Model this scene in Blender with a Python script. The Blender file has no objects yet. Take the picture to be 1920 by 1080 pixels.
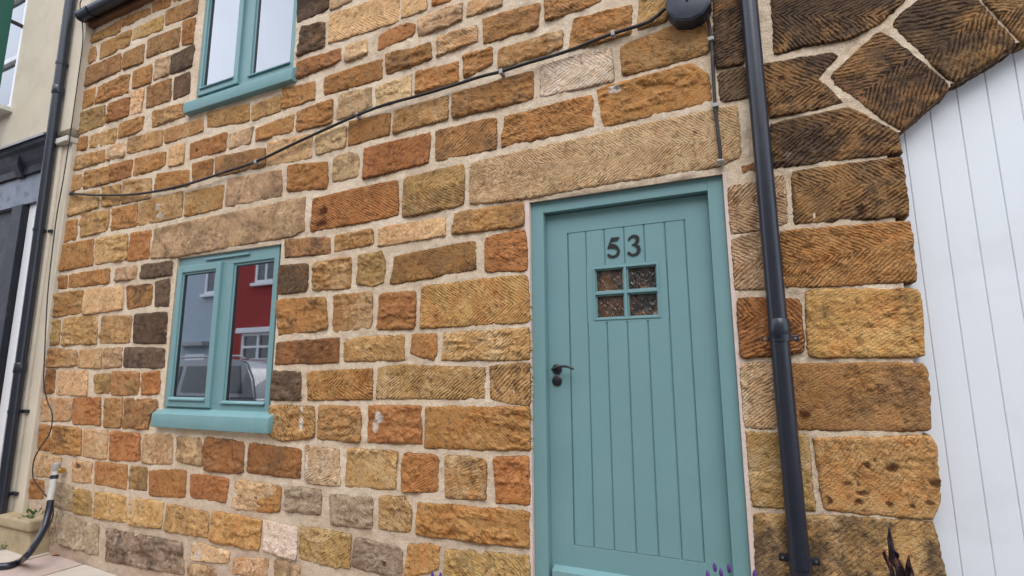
import bpy, bmesh, math, random
import numpy as np
from mathutils import Vector, Matrix
random.seed(7)
R = math.radians
scene = bpy.context.scene
COL = scene.collection

# ------------------------------------------------------------------ camera
CAMD, CAMZ = 2.5, 1.46            # metres from the wall face (y = 0), height above the pavement at the house corner
VH, VV, PP = (-1210., 707.), (934., -5490.), (960., 540.)     # vanishing points read off the photograph
FPX = math.sqrt(-((VH[0]-PP[0])*(VV[0]-PP[0]) + (VH[1]-PP[1])*(VV[1]-PP[1])))
_X = -Vector((VH[0]-PP[0], VH[1]-PP[1], FPX)).normalized()
_Z = Vector((VV[0]-PP[0], VV[1]-PP[1], FPX)).normalized()
_Y = _Z.cross(_X).normalized()
CAM = Vector((0, -CAMD, CAMZ))
cam_data = bpy.data.cameras.new('camera')
cam = bpy.data.objects.new('camera', cam_data); COL.objects.link(cam)
cam_data.sensor_width = 36; cam_data.lens = FPX/1920*36
cam_data.clip_start = .05; cam_data.clip_end = 500
right = Vector((_X[0], _Y[0], _Z[0])); up = -Vector((_X[1], _Y[1], _Z[1])); back = -Vector((_X[2], _Y[2], _Z[2]))
m = Matrix((right, up, back)).transposed().to_4x4(); m.translation = CAM
cam.matrix_world = m
scene.camera = cam
scene.cycles.max_bounces = 6; scene.cycles.diffuse_bounces = 3; scene.cycles.glossy_bounces = 3

# ------------------------------------------------------------------ sky, sun, exposure
SUN_EL, SUN_AZ = R(52), R(20)     # high soft sun behind thin cloud, from the street side
world = bpy.data.worlds.new('World'); scene.world = world; world.use_nodes = True
wn = world.node_tree; wn.nodes.clear()
wo = wn.nodes.new('ShaderNodeOutputWorld'); bg = wn.nodes.new('ShaderNodeBackground')
sky = wn.nodes.new('ShaderNodeTexSky'); sky.sky_type = 'NISHITA'; sky.sun_disc = False
sky.sun_elevation = SUN_EL; sky.sun_rotation = R(180) - SUN_AZ
sky.dust_density = 2.0; sky.air_density = 1.0
tc = wn.nodes.new('ShaderNodeTexCoord'); nz = wn.nodes.new('ShaderNodeTexNoise')
mp = wn.nodes.new('ShaderNodeMapping'); mp.inputs['Scale'].default_value = (1, 1, 2.5)
nz.inputs['Scale'].default_value = 2.2; nz.inputs['Detail'].default_value = 6
rmp = wn.nodes.new('ShaderNodeValToRGB')
rmp.color_ramp.elements[0].position = .30; rmp.color_ramp.elements[0].color = (.62, .62, .62, 1)
rmp.color_ramp.elements[1].position = .62; rmp.color_ramp.elements[1].color = (1, 1, 1, 1)
mx = wn.nodes.new('ShaderNodeMix'); mx.data_type = 'RGBA'
mx.inputs['B'].default_value = (8.0, 8.6, 9.7, 1)       # thin bright cloud over the blue
wn.links.new(tc.outputs['Generated'], mp.inputs['Vector']); wn.links.new(mp.outputs[0], nz.inputs['Vector'])
wn.links.new(nz.outputs['Fac'], rmp.inputs[0]); wn.links.new(rmp.outputs[0], mx.inputs['Factor'])
wn.links.new(sky.outputs[0], mx.inputs['A']); wn.links.new(mx.outputs['Result'], bg.inputs[0])
bg.inputs[1].default_value = .115
wn.links.new(bg.outputs[0], wo.inputs[0])
sd = bpy.data.lights.new('sun', 'SUN'); sd.energy = .8; sd.angle = R(35); sd.color = (1, .95, .88)
sun = bpy.data.objects.new('sun', sd); COL.objects.link(sun)
sdir = Vector((math.sin(SUN_AZ)*math.cos(SUN_EL), -math.cos(SUN_AZ)*math.cos(SUN_EL), math.sin(SUN_EL)))
sun.rotation_euler = sdir.to_track_quat('Z', 'Y').to_euler()
scene.view_settings.view_transform = 'Standard'; scene.view_settings.look = 'None'
scene.view_settings.exposure = 1.08; scene.view_settings.gamma = 1

# ------------------------------------------------------------------ helpers
def ray(px, py):
    r = Vector((px-PP[0], py-PP[1], FPX))
    return Vector((r.dot(_X), r.dot(_Y), r.dot(_Z)))
def W(px, py, y=0.):              # photo pixel -> point on the plane at depth y behind the wall face
    d = ray(px, py); return CAM + d*((y+CAMD)/d.y)
def refl(px, py, D, g=.06):       # photo pixel in a window pane (depth g) -> mirrored point at y = -D
    d = ray(px, py); t = (D+CAMD+2*g)/d.y
    return Vector((CAM.x+d.x*t, -D, CAM.z+d.z*t))
def lin(r, g, b):
    f = lambda c: c/12.92 if c <= .04045 else ((c+.055)/1.055)**2.4
    return (f(r/255), f(g/255), f(b/255))
def hash3(ix, iy, iz, seed):
    h = (ix.astype(np.uint32)*np.uint32(374761393) + iy.astype(np.uint32)*np.uint32(668265263)
         + iz.astype(np.uint32)*np.uint32(2147483647) + np.uint32((seed*1274126177) & 0xffffffff))
    h = (h ^ (h >> np.uint32(13)))*np.uint32(1274126177); h = h ^ (h >> np.uint32(16))
    return (h & np.uint32(0xffff)).astype(np.float64)/65535.*2-1
def vnoise(x, y, seed=0):
    ix = np.floor(x).astype(np.int64); iy = np.floor(y).astype(np.int64)
    fx = x-ix; fy = y-iy; fx = fx*fx*fx*(fx*(fx*6-15)+10); fy = fy*fy*fy*(fy*(fy*6-15)+10)
    z = np.zeros_like(ix); c = lambda a, b: hash3(ix+a+9999, iy+b+9999, z, seed)
    return (c(0,0)*(1-fx)+c(1,0)*fx)*(1-fy)+(c(0,1)*(1-fx)+c(1,1)*fx)*fy
def fbm(x, y, seed=0, oc=3):
    s = 0; a = 1.; f = 1.; n = 0
    for o in range(oc):
        s = s+a*vnoise(x*f+o*17.3, y*f+o*5.1, seed+o*31); n += a; a *= .5; f *= 2.03
    return s/n
def link(name, me, mat, parent=None):
    o = bpy.data.objects.new(name, me); COL.objects.link(o)
    if mat and not me.materials: me.materials.append(mat)
    if parent: o.parent = parent
    return o
def tag(o, label, cat, group=None, kind=None):
    if label: o['label'] = label
    if cat: o['category'] = cat
    if group: o['group'] = group
    if kind: o['kind'] = kind
    return o
def empty(name, loc=(0, 0, 0)):
    o = bpy.data.objects.new(name, None); COL.objects.link(o); o.location = loc
    o.empty_display_size = .1; return o
class MB:
    """collects shapes into one mesh"""
    def __init__(self): self.bm = bmesh.new()
    def box(self, x0, x1, y0, y1, z0, z1, bev=.002, seg=2):
        b = bmesh.new(); vs = [b.verts.new((x, y, z)) for x in (x0, x1) for y in (y0, y1) for z in (z0, z1)]
        for f in ((0,1,3,2),(4,6,7,5),(0,4,5,1),(2,3,7,6),(0,2,6,4),(1,5,7,3)): b.faces.new([vs[i] for i in f])
        if bev: bmesh.ops.bevel(b, geom=b.edges[:], offset=bev, segments=seg, affect='EDGES', profile=.5)
        return self.merge(b)
    def merge(self, b):
        me = bpy.data.meshes.new('tmp'); b.to_mesh(me); b.free(); self.bm.from_mesh(me); bpy.data.meshes.remove(me); return self
    def prism(self, pts, d, bev=0.):
        """pts: closed polygon of 3-D points, extruded by vector d"""
        b = bmesh.new(); a = [b.verts.new(p) for p in pts]; c = [b.verts.new(Vector(p)+Vector(d)) for p in pts]
        b.faces.new(a); b.faces.new(c[::-1]); n = len(pts)
        for i in range(n): b.faces.new((a[i], c[i], c[(i+1) % n], a[(i+1) % n]))
        bmesh.ops.recalc_face_normals(b, faces=b.faces[:])
        if bev: bmesh.ops.bevel(b, geom=b.edges[:], offset=bev, segments=2, affect='EDGES', profile=.5)
        return self.merge(b)
    def tube(self, pts, r, n=12, cap=True):
        pts = [Vector(p) for p in pts]; rs = r if isinstance(r, (list, tuple)) else [r]*len(pts)
        b = bmesh.new(); rings = []; ref = None
        for i, p in enumerate(pts):
            t = (pts[min(i+1, len(pts)-1)]-pts[max(i-1, 0)]).normalized()
            if ref is None: ref = Vector((0, 1, 0)) if abs(t.y) < .9 else Vector((1, 0, 0))
            u = ref-t*ref.dot(t); u.normalize(); ref = u; v = t.cross(u)
            rings.append([b.verts.new(p+(u*math.cos(2*math.pi*k/n)+v*math.sin(2*math.pi*k/n))*rs[i]) for k in range(n)])
        for i in range(len(rings)-1):
            for k in range(n): b.faces.new((rings[i][k], rings[i][(k+1) % n], rings[i+1][(k+1) % n], rings[i+1][k]))
        if cap: b.faces.new(rings[0][::-1]); b.faces.new(rings[-1])
        bmesh.ops.recalc_face_normals(b, faces=b.faces[:])
        return self.merge(b)
    def build(self, name, mat, parent=None, smooth=False):
        me = bpy.data.meshes.new(name); self.bm.to_mesh(me); self.bm.free()
        if smooth:
            me.polygons.foreach_set('use_smooth', [True]*len(me.polygons))
            if smooth != 'all': me.set_sharp_from_angle(angle=R(40))
        return link(name, me, mat, parent)
def spline(pts, n=6):
    pts = [Vector(p) for p in pts]; out = []
    for i in range(len(pts)-1):
        p0 = pts[max(i-1, 0)]; p1 = pts[i]; p2 = pts[i+1]; p3 = pts[min(i+2, len(pts)-1)]
        for k in range(n):
            t = k/n
            out.append(.5*((2*p1)+(p2-p0)*t+(2*p0-5*p1+4*p2-p3)*t*t+(3*p1-p0-3*p2+p3)*t**3))
    out.append(pts[-1]); return out

# ------------------------------------------------------------------ materials
MATS = {}
def nodes(name):
    mt = bpy.data.materials.new(name); mt.use_nodes = True; t = mt.node_tree; t.nodes.clear()
    o = t.nodes.new('ShaderNodeOutputMaterial'); b = t.nodes.new('ShaderNodeBsdfPrincipled')
    t.links.new(b.outputs[0], o.inputs[0]); MATS[name] = mt
    return mt, t, b, o
def N(t, typ, **kw):
    n = t.nodes.new(typ)
    for k, v in kw.items():
        if k.startswith('i_'): n.inputs[k[2:].replace('_', ' ')].default_value = v
        else: setattr(n, k, v)
    return n
def math_(t, op, a, b=None, clamp=False):
    n = t.nodes.new('ShaderNodeMath'); n.operation = op; n.use_clamp = clamp
    for i, s in enumerate((a, b)):
        if s is None: continue
        if isinstance(s, (int, float)): n.inputs[i].default_value = s
        else: t.links.new(s, n.inputs[i])
    return n.outputs[0]
def ramp(t, src, stops):
    n = t.nodes.new('ShaderNodeValToRGB'); e = n.color_ramp.elements
    while len(e) < len(stops): e.new(.5)
    for el, (p, c) in zip(e, stops):
        el.position = p; el.color = (c, c, c, 1) if isinstance(c, (int, float)) else (*c, 1)
    t.links.new(src, n.inputs[0]); return n.outputs[0]
def mixc(t, fac, a, b, mode='MIX'):
    n = t.nodes.new('ShaderNodeMix'); n.data_type = 'RGBA'; n.blend_type = mode
    for nm, s in (('Factor', fac), ('A', a), ('B', b)):
        if isinstance(s, (int, float)): n.inputs[nm].default_value = s
        elif isinstance(s, tuple): n.inputs[nm].default_value = (*s, 1) if len(s) == 3 else s
        else: t.links.new(s, n.inputs[nm])
    return n.outputs['Result']
def noise(t, scale, detail=4, vec=None, rough=.55, dist=0.):
    n = N(t, 'ShaderNodeTexNoise'); n.inputs['Scale'].default_value = scale; n.inputs['Detail'].default_value = detail
    n.inputs['Roughness'].default_value = rough; n.inputs['Distortion'].default_value = dist
    if vec is not None: t.links.new(vec, n.inputs['Vector'])
    return n.outputs['Fac']
def objco(t, scale=(1, 1, 1)):
    g = N(t, 'ShaderNodeTexCoord'); mpn = N(t, 'ShaderNodeMapping'); mpn.inputs['Scale'].default_value = scale
    t.links.new(g.outputs['Object'], mpn.inputs['Vector']); return mpn.outputs[0]
def bump(t, b, h, strength, dist):
    n = N(t, 'ShaderNodeBump'); n.inputs['Strength'].default_value = strength; n.inputs['Distance'].default_value = dist
    t.links.new(h, n.inputs['Height']); t.links.new(n.outputs[0], b.inputs['Normal']); return n
def simple(name, col, rough=.5, metal=0., var=.06, scale=8., bmp=0., bscale=60., spec=.5, coat=0., dirt=None, dirtamt=0.):
    mt, t, b, o = nodes(name); v = objco(t)
    n1 = noise(t, scale, 5, v)
    c = mixc(t, n1, tuple(x*(1-var*2) for x in col), tuple(min(1, x*(1+var*2)) for x in col))
    if dirt:
        n2 = noise(t, scale*.7, 8, v, .65)
        c = mixc(t, math_(t, 'MULTIPLY', ramp(t, n2, [(.52, 0), (.72, 1)]), dirtamt), c, dirt)
    t.links.new(c, b.inputs['Base Color'])
    b.inputs['Roughness'].default_value = rough; b.inputs['Metallic'].default_value = metal
    b.inputs['Specular IOR Level'].default_value = spec; b.inputs['Coat Weight'].default_value = coat
    rr = math_(t, 'ADD', math_(t, 'MULTIPLY', noise(t, scale*3, 4, v), .16), rough-.08)
    t.links.new(rr, b.inputs['Roughness'])
    if bmp: bump(t, b, noise(t, bscale, 5, v), 1., bmp)
    return mt
# stone: one material, colour / tooling / soot come from attributes of each stone
def stone_material():
    mt, t, b, o = nodes('sandstone')
    at = lambda n: N(t, 'ShaderNodeAttribute', attribute_name=n)
    base = at('tint').outputs['Vector']; base2 = at('tint2').outputs['Vector']; st = at('local'); tl = at('tool'); wr = at('wear')
    geo = N(t, 'ShaderNodeNewGeometry').outputs['Position']
    sx = N(t, 'ShaderNodeSeparateXYZ'); t.links.new(st.outputs['Vector'], sx.inputs[0])
    sl = N(t, 'ShaderNodeSeparateXYZ'); t.links.new(tl.outputs['Vector'], sl.inputs[0])
    sw = N(t, 'ShaderNodeSeparateXYZ'); t.links.new(wr.outputs['Vector'], sw.inputs[0])
    # tool strokes: q = x*cos + (|z| or z)*sin*dir, jittered
    jn = noise(t, 7, 2, geo)
    zabs = math_(t, 'ABSOLUTE', sx.outputs['Y'])
    zz = math_(t, 'ADD', math_(t, 'MULTIPLY', zabs, math_(t, 'SUBTRACT', 1., sl.outputs['Z'])), math_(t, 'MULTIPLY', sx.outputs['Y'], sl.outputs['Z']))
    zz = math_(t, 'MULTIPLY', zz, sl.outputs['Y'])
    q = math_(t, 'ADD', math_(t, 'MULTIPLY', sx.outputs['X'], .60), math_(t, 'MULTIPLY', zz, .80))
    q = math_(t, 'ADD', q, math_(t, 'MULTIPLY', jn, .016))
    rr_ = math_(t, 'SUBTRACT', math_(t, 'MULTIPLY', zz, .60), math_(t, 'MULTIPLY', sx.outputs['X'], .80))
    cv = N(t, 'ShaderNodeCombineXYZ'); t.links.new(math_(t, 'MULTIPLY', q, 80.), cv.inputs[0]); t.links.new(math_(t, 'MULTIPLY', rr_, 27.), cv.inputs[1])
    t.links.new(math_(t, 'MULTIPLY', math_(t, 'SIGN', sx.outputs['Y']), 3.), cv.inputs[2])
    streak = noise(t, 1., 2, cv.outputs[0], .5)
    s = math_(t, 'SINE', math_(t, 'MULTIPLY', q, 2*math.pi/.0138))
    sv = math_(t, 'ADD', math_(t, 'ADD', math_(t, 'MULTIPLY', s, .27), .5), math_(t, 'MULTIPLY', math_(t, 'SUBTRACT', streak, .5), 1.55))
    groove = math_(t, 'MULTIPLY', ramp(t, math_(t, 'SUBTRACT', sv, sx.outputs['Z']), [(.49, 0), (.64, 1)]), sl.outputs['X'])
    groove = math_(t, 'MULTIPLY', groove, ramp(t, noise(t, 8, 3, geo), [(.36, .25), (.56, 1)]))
    # s in -1..1 -> 0..1
    # colour: bedding streaks, blotches, grain
    big = noise(t, 5.5, 3, geo, .6, .4); mid = noise(t, 19, 4, geo, .62, .3); fin = noise(t, 150, 3, geo, .7)
    zone = ramp(t, noise(t, 5.2, 6, geo, .74, .5), [(.45, 0), (.62, 1)])
    base = mixc(t, math_(t, 'MULTIPLY', zone, .62), base, base2)
    c = mixc(t, ramp(t, big, [(.30, 0), (.70, 1)]), mixc(t, 1., base, (.78, .74, .68), 'MULTIPLY'), mixc(t, 1., base, (1.16, 1.18, 1.20), 'MULTIPLY'))
    c = mixc(t, math_(t, 'MULTIPLY', ramp(t, mid, [(.50, 0), (.66, 1)]), .45), c, mixc(t, 1., base, (1.02, .80, .58), 'MULTIPLY'))
    c = mixc(t, math_(t, 'MULTIPLY', ramp(t, mid, [(.34, 1), (.46, 0)]), .5), c, mixc(t, 1., base, (1.22, 1.28, 1.36), 'MULTIPLY'))
    pit = noise(t, 30, 5, geo, .68)
    c = mixc(t, math_(t, 'MULTIPLY', ramp(t, pit, [(.54, 0), (.64, 1)]), .70), c, mixc(t, 1., base, (.33, .28, .245), 'MULTIPLY'))
    c = mixc(t, math_(t, 'MULTIPLY', ramp(t, fin, [(.40, 1), (.52, 0)]), .38), c, mixc(t, 1., base, (.45, .40, .36), 'MULTIPLY'))
    c = mixc(t, math_(t, 'MULTIPLY', ramp(t, fin, [(.56, 0), (.66, 1)]), .30), c, mixc(t, 1., base, (1.5, 1.5, 1.4), 'MULTIPLY'))
    # black soot crust, worn through in spots
    sootn = math_(t, 'ADD', noise(t, 7.5, 5, geo, .68), math_(t, 'MULTIPLY', math_(t, 'SUBTRACT', sw.outputs['X'], .5), .95))
    c = mixc(t, math_(t, 'MULTIPLY', ramp(t, sootn, [(.50, 0), (.70, 1)]), .80), c, mixc(t, fin, (.022, .016, .013), (.105, .075, .055)))
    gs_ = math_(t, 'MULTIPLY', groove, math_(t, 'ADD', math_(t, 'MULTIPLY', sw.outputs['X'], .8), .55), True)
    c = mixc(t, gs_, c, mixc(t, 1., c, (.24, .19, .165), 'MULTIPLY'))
    # lime mortar smeared over the arrises
    smear = math_(t, 'ADD', math_(t, 'MULTIPLY', sw.outputs['Y'], .75), math_(t, 'MULTIPLY', math_(t, 'SUBTRACT', noise(t, 38, 4, geo, .68), .5), 1.55))
    c = mixc(t, math_(t, 'MULTIPLY', ramp(t, smear, [(.56, 0), (.72, 1)]), .75), c, (.72, .59, .44))
    gap_shade = ramp(t, math_(t, 'ADD', sw.outputs['Y'], math_(t, 'MULTIPLY', math_(t, 'SUBTRACT', noise(t, 24, 4, geo, .6), .5), 1.1)), [(.50, 0), (.60, 1), (.80, 1), (.88, 0)])  # shadow gap between stone and mortar, painted in as a broken dark line
    c = mixc(t, math_(t, 'MULTIPLY', gap_shade, .55), c, (.085, .055, .036))
    # white lime runs and salts
    lime = math_(t, 'ADD', noise(t, 14, 5, geo, .7, .8), math_(t, 'MULTIPLY', math_(t, 'SUBTRACT', sw.outputs['Z'], .5), .5))
    c = mixc(t, math_(t, 'MULTIPLY', ramp(t, lime, [(.56, 0), (.66, 1)]), .75), c, (.62, .55, .47))
    t.links.new(c, b.inputs['Base Color']); b.inputs['Roughness'].default_value = .92; b.inputs['Specular IOR Level'].default_value = .18
    h = math_(t, 'ADD', math_(t, 'MULTIPLY', groove, -1.4), math_(t, 'ADD', math_(t, 'MULTIPLY', pit, -2.4), math_(t, 'ADD', math_(t, 'MULTIPLY', noise(t, 75, 4, geo, .65), .9), math_(t, 'MULTIPLY', fin, .35))))
    bump(t, b, h, 1., .0055)
    return mt
M_STONE = stone_material()
def mortar_material():
    mt, t, b, o = nodes('lime_mortar'); geo = N(t, 'ShaderNodeNewGeometry').outputs['Position']
    c = mixc(t, ramp(t, noise(t, 3.2, 5, geo), [(.3, 0), (.7, 1)]), (.61, .465, .325), (.76, .63, .475))
    c = mixc(t, math_(t, 'MULTIPLY', ramp(t, noise(t, 34, 6, geo, .7), [(.50, 0), (.66, 1)]), .7), c, (.80, .69, .54))
    c = mixc(t, math_(t, 'MULTIPLY', ramp(t, noise(t, 230, 2, geo), [(.36, 1), (.46, 0)]), .5), c, (.27, .19, .13))
    c = mixc(t, math_(t, 'MULTIPLY', ramp(t, noise(t, 12, 5, geo, .7), [(.53, 0), (.68, 1)]), .55), c, (.36, .25, .17))
    z = N(t, 'ShaderNodeSeparateXYZ'); t.links.new(geo, z.inputs[0])
    low = ramp(t, math_(t, 'ADD', math_(t, 'MULTIPLY', z.outputs['Z'], .7), math_(t, 'MULTIPLY', noise(t, 5, 4, geo), .5)), [(.25, 1), (.95, 0)])
    c = mixc(t, math_(t, 'MULTIPLY', low, .62), c, mixc(t, noise(t, 18, 6, geo), (.24, .165, .125), (.42, .31, .24)))   # rising damp and splash dirt
    t.links.new(c, b.inputs['Base Color']); b.inputs['Roughness'].default_value = .95; b.inputs['Specular IOR Level'].default_value = .15
    bump(t, b, math_(t, 'ADD', noise(t, 42, 6, geo, .72, .4), math_(t, 'MULTIPLY', noise(t, 240, 2, geo), .25)), 1., .0085)
    return mt
M_MORTAR = mortar_material()
TEAL = (.158, .288, .300)
M_TEAL = simple('sage_teal_paint', TEAL, .42, var=.045, scale=4, bmp=.0006, bscale=90, spec=.4)
M_SILLP = simple('painted_stone_sill', tuple(x*1.06 for x in TEAL), .6, var=.06, scale=9, bmp=.0015, bscale=70, spec=.3, dirt=(.25, .27, .24), dirtamt=.3)
M_PVC = simple('black_plastic', (.014, .017, .028), .30, var=.15, scale=5, spec=.5, bmp=.0003, bscale=40, dirt=(.035, .035, .04), dirtamt=.4)
M_NAVY = simple('navy_plastic', (.020, .027, .045), .42, var=.1, scale=9, bmp=.0006, bscale=60, dirt=(.09, .10, .12), dirtamt=.35)
M_CABLE = simple('black_cable', (.014, .012, .012), .6, var=.2, scale=20, dirt=(.12, .10, .085), dirtamt=.5)
M_CLIP = simple('grey_clip', (.33, .32, .31), .6, var=.1)
M_IRON = simple('black_iron', (.012, .011, .013), .35, var=.2, scale=30, spec=.6)
M_STEEL = simple('steel_screw', (.45, .45, .45), .35, metal=1.)
M_WHITE = simple('white_board_paint', (.70, .73, .77), .45, var=.02, scale=4, bmp=.0003, bscale=30, dirt=(.52, .53, .54), dirtamt=.3)
M_UPVC = simple('white_window_frame', (.75, .76, .78), .3, var=.02)
M_RENDER = simple('cream_render', (.60, .53, .42), .92, var=.07, scale=3, bmp=.003, bscale=110, spec=.15, dirt=(.40, .35, .28), dirtamt=.45)
M_CAP = simple('pale_coping', (.58, .55, .49), .8, var=.1, scale=8, bmp=.002, bscale=60)
M_REVEAL = simple('pink_white_mortar', (.66, .53, .47), .93, var=.08, scale=14, bmp=.003, bscale=110, spec=.15, dirt=(.42, .30, .23), dirtamt=.5)
M_SHOP = simple('peeling_navy_paint', (.014, .016, .024), .55, spec=.3, var=.3, scale=6, bmp=.001, bscale=30, dirt=(.10, .10, .11), dirtamt=.4)
M_FASCIA = simple('weathered_blue_grey_paint', (.13, .15, .20), .5, var=.3, scale=9, bmp=.002, bscale=40, dirt=(.02, .02, .025), dirtamt=1.)
M_GREEN = simple('dark_green_paint', (.006, .085, .060), .4, var=.04, scale=2)
M_LEAD = simple('lead_flashing', (.30, .31, .33), .6, var=.15, scale=12, bmp=.002, bscale=30)
M_SLATE = simple('slate', (.07, .075, .085), .6, var=.2, scale=9, bmp=.002)
M_TIMBER = simple('stained_eaves_timber', (.16, .07, .03), .7, var=.25, scale=12, bmp=.002)
M_DARK = simple('dark_interior', (.012, .012, .013), .9)
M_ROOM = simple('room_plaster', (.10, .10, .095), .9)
M_CURT = simple('pale_window_board', (.80, .76, .68), .8)
M_BRASS = simple('brass', (.55, .38, .10), .35, metal=1.)
M_GREYPIPE = simple('white_grey_pipe', (.50, .48, .44), .5, var=.1, scale=25, dirt=(.25, .2, .15), dirtamt=.5)
M_KERB = simple('sandstone_step', (.36, .28, .17), .9, var=.15, scale=9, bmp=.004, bscale=60, dirt=(.15, .13, .08), dirtamt=.7)
M_SLAB_A = simple('pink_paving', (.47, .36, .31), .9, var=.08, scale=7, bmp=.0015, bscale=160, dirt=(.28, .23, .19), dirtamt=.5)
M_SLAB_B = simple('buff_paving', (.50, .44, .37), .9, var=.08, scale=7, bmp=.0015, bscale=160, dirt=(.28, .24, .19), dirtamt=.5)
M_JOINT = simple('joint_dirt', (.045, .036, .027), .95, var=.2, scale=20, bmp=.004)
M_ASPHALT = simple('asphalt', (.05, .05, .052), .9, var=.2, scale=30, bmp=.004, bscale=200)
M_LEAF = simple('weed_leaf', (.06, .13, .02), .6, var=.3, scale=30)
M_LAVST = simple('lavender_stem', (.10, .16, .08), .7, var=.2, scale=30)
M_LAVFL = simple('lavender_flower', (.070, .028, .17), .7, var=.3, scale=60)
M_TERRA = simple('terracotta', (.34, .13, .06), .85, var=.15, scale=9, bmp=.002)
M_DRY = simple('dry_leaf', (.42, .20, .11), .8, var=.2, scale=40)
M_COPPER = simple('burnt_copper', (.055, .040, .048), .30, metal=.85, var=.5, scale=30, dirt=(.55, .22, .13), dirtamt=.9, bmp=.004, bscale=60)
M_CARP = simple('silver_car_paint', (.26, .28, .31), .35, metal=.2, var=.01, coat=1.)
M_TYRE = simple('tyre_rubber', (.02, .02, .02), .8)
M_RED = simple('red_render', (.30, .030, .026), .9, var=.06, scale=3, bmp=.002, bscale=60)
M_BLUEH = simple('blue_grey_render', (.36, .43, .49), .9, var=.05, scale=3, bmp=.002, bscale=60)
M_TAIL = simple('red_lamp_glass', (.35, .01, .015), .15, spec=.6)
def glass_material(name, refl_, tint, bumpd=0., bscale=30., stretch=(1, 1, 1)):
    mt, t, b, o = nodes(name); t.nodes.remove(b)
    g = N(t, 'ShaderNodeBsdfGlossy'); g.inputs['Roughness'].default_value = .02 if not bumpd else .07
    g.inputs['Color'].default_value = (.94, .96, 1, 1)
    tr = N(t, 'ShaderNodeBsdfTransparent'); tr.inputs['Color'].default_value = (*tint, 1)
    fr = N(t, 'ShaderNodeFresnel'); fr.inputs['IOR'].default_value = 1.5
    mxs = N(t, 'ShaderNodeMixShader')
    f = math_(t, 'ADD', math_(t, 'MULTIPLY', fr.outputs[0], 1.6), refl_, True)
    t.links.new(f, mxs.inputs[0]); t.links.new(tr.outputs[0], mxs.inputs[1]); t.links.new(g.outputs[0], mxs.inputs[2])
    t.links.new(mxs.outputs[0], o.inputs[0])
    if bumpd:
        v = objco(t, stretch); h = noise(t, bscale, 3, v, .5, 1.2)
        n = N(t, 'ShaderNodeBump'); n.inputs['Distance'].default_value = bumpd; t.links.new(h, n.inputs['Height'])
        t.links.new(n.outputs[0], g.inputs['Normal'])
    return mt
M_NGLASS = glass_material('dim_window_glass', .0, (.8, .82, .82))
M_GLASS = glass_material('window_glass', .36, (.75, .78, .78))
M_UGLASS = glass_material('coated_window_glass', .22, (.7, .72, .74))
M_CARGL = glass_material('car_glass', .12, (.10, .11, .11))
def obscure_material():
    mt, t, b, o = nodes('patterned_glass'); v = objco(t, (1, 1, .55))
    h = noise(t, 34, 3, v, .5, 1.6)
    c = mixc(t, ramp(t, noise(t, 16, 4, v, .5, .8), [(.4, 0), (.62, 1)]), (.020, .016, .015), (.115, .055, .025))
    t.links.new(c, b.inputs['Base Color']); b.inputs['Roughness'].default_value = .08
    b.inputs['Specular IOR Level'].default_value = .6
    bump(t, b, h, 1., .012); return mt
M_OBSC = obscure_material()
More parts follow.
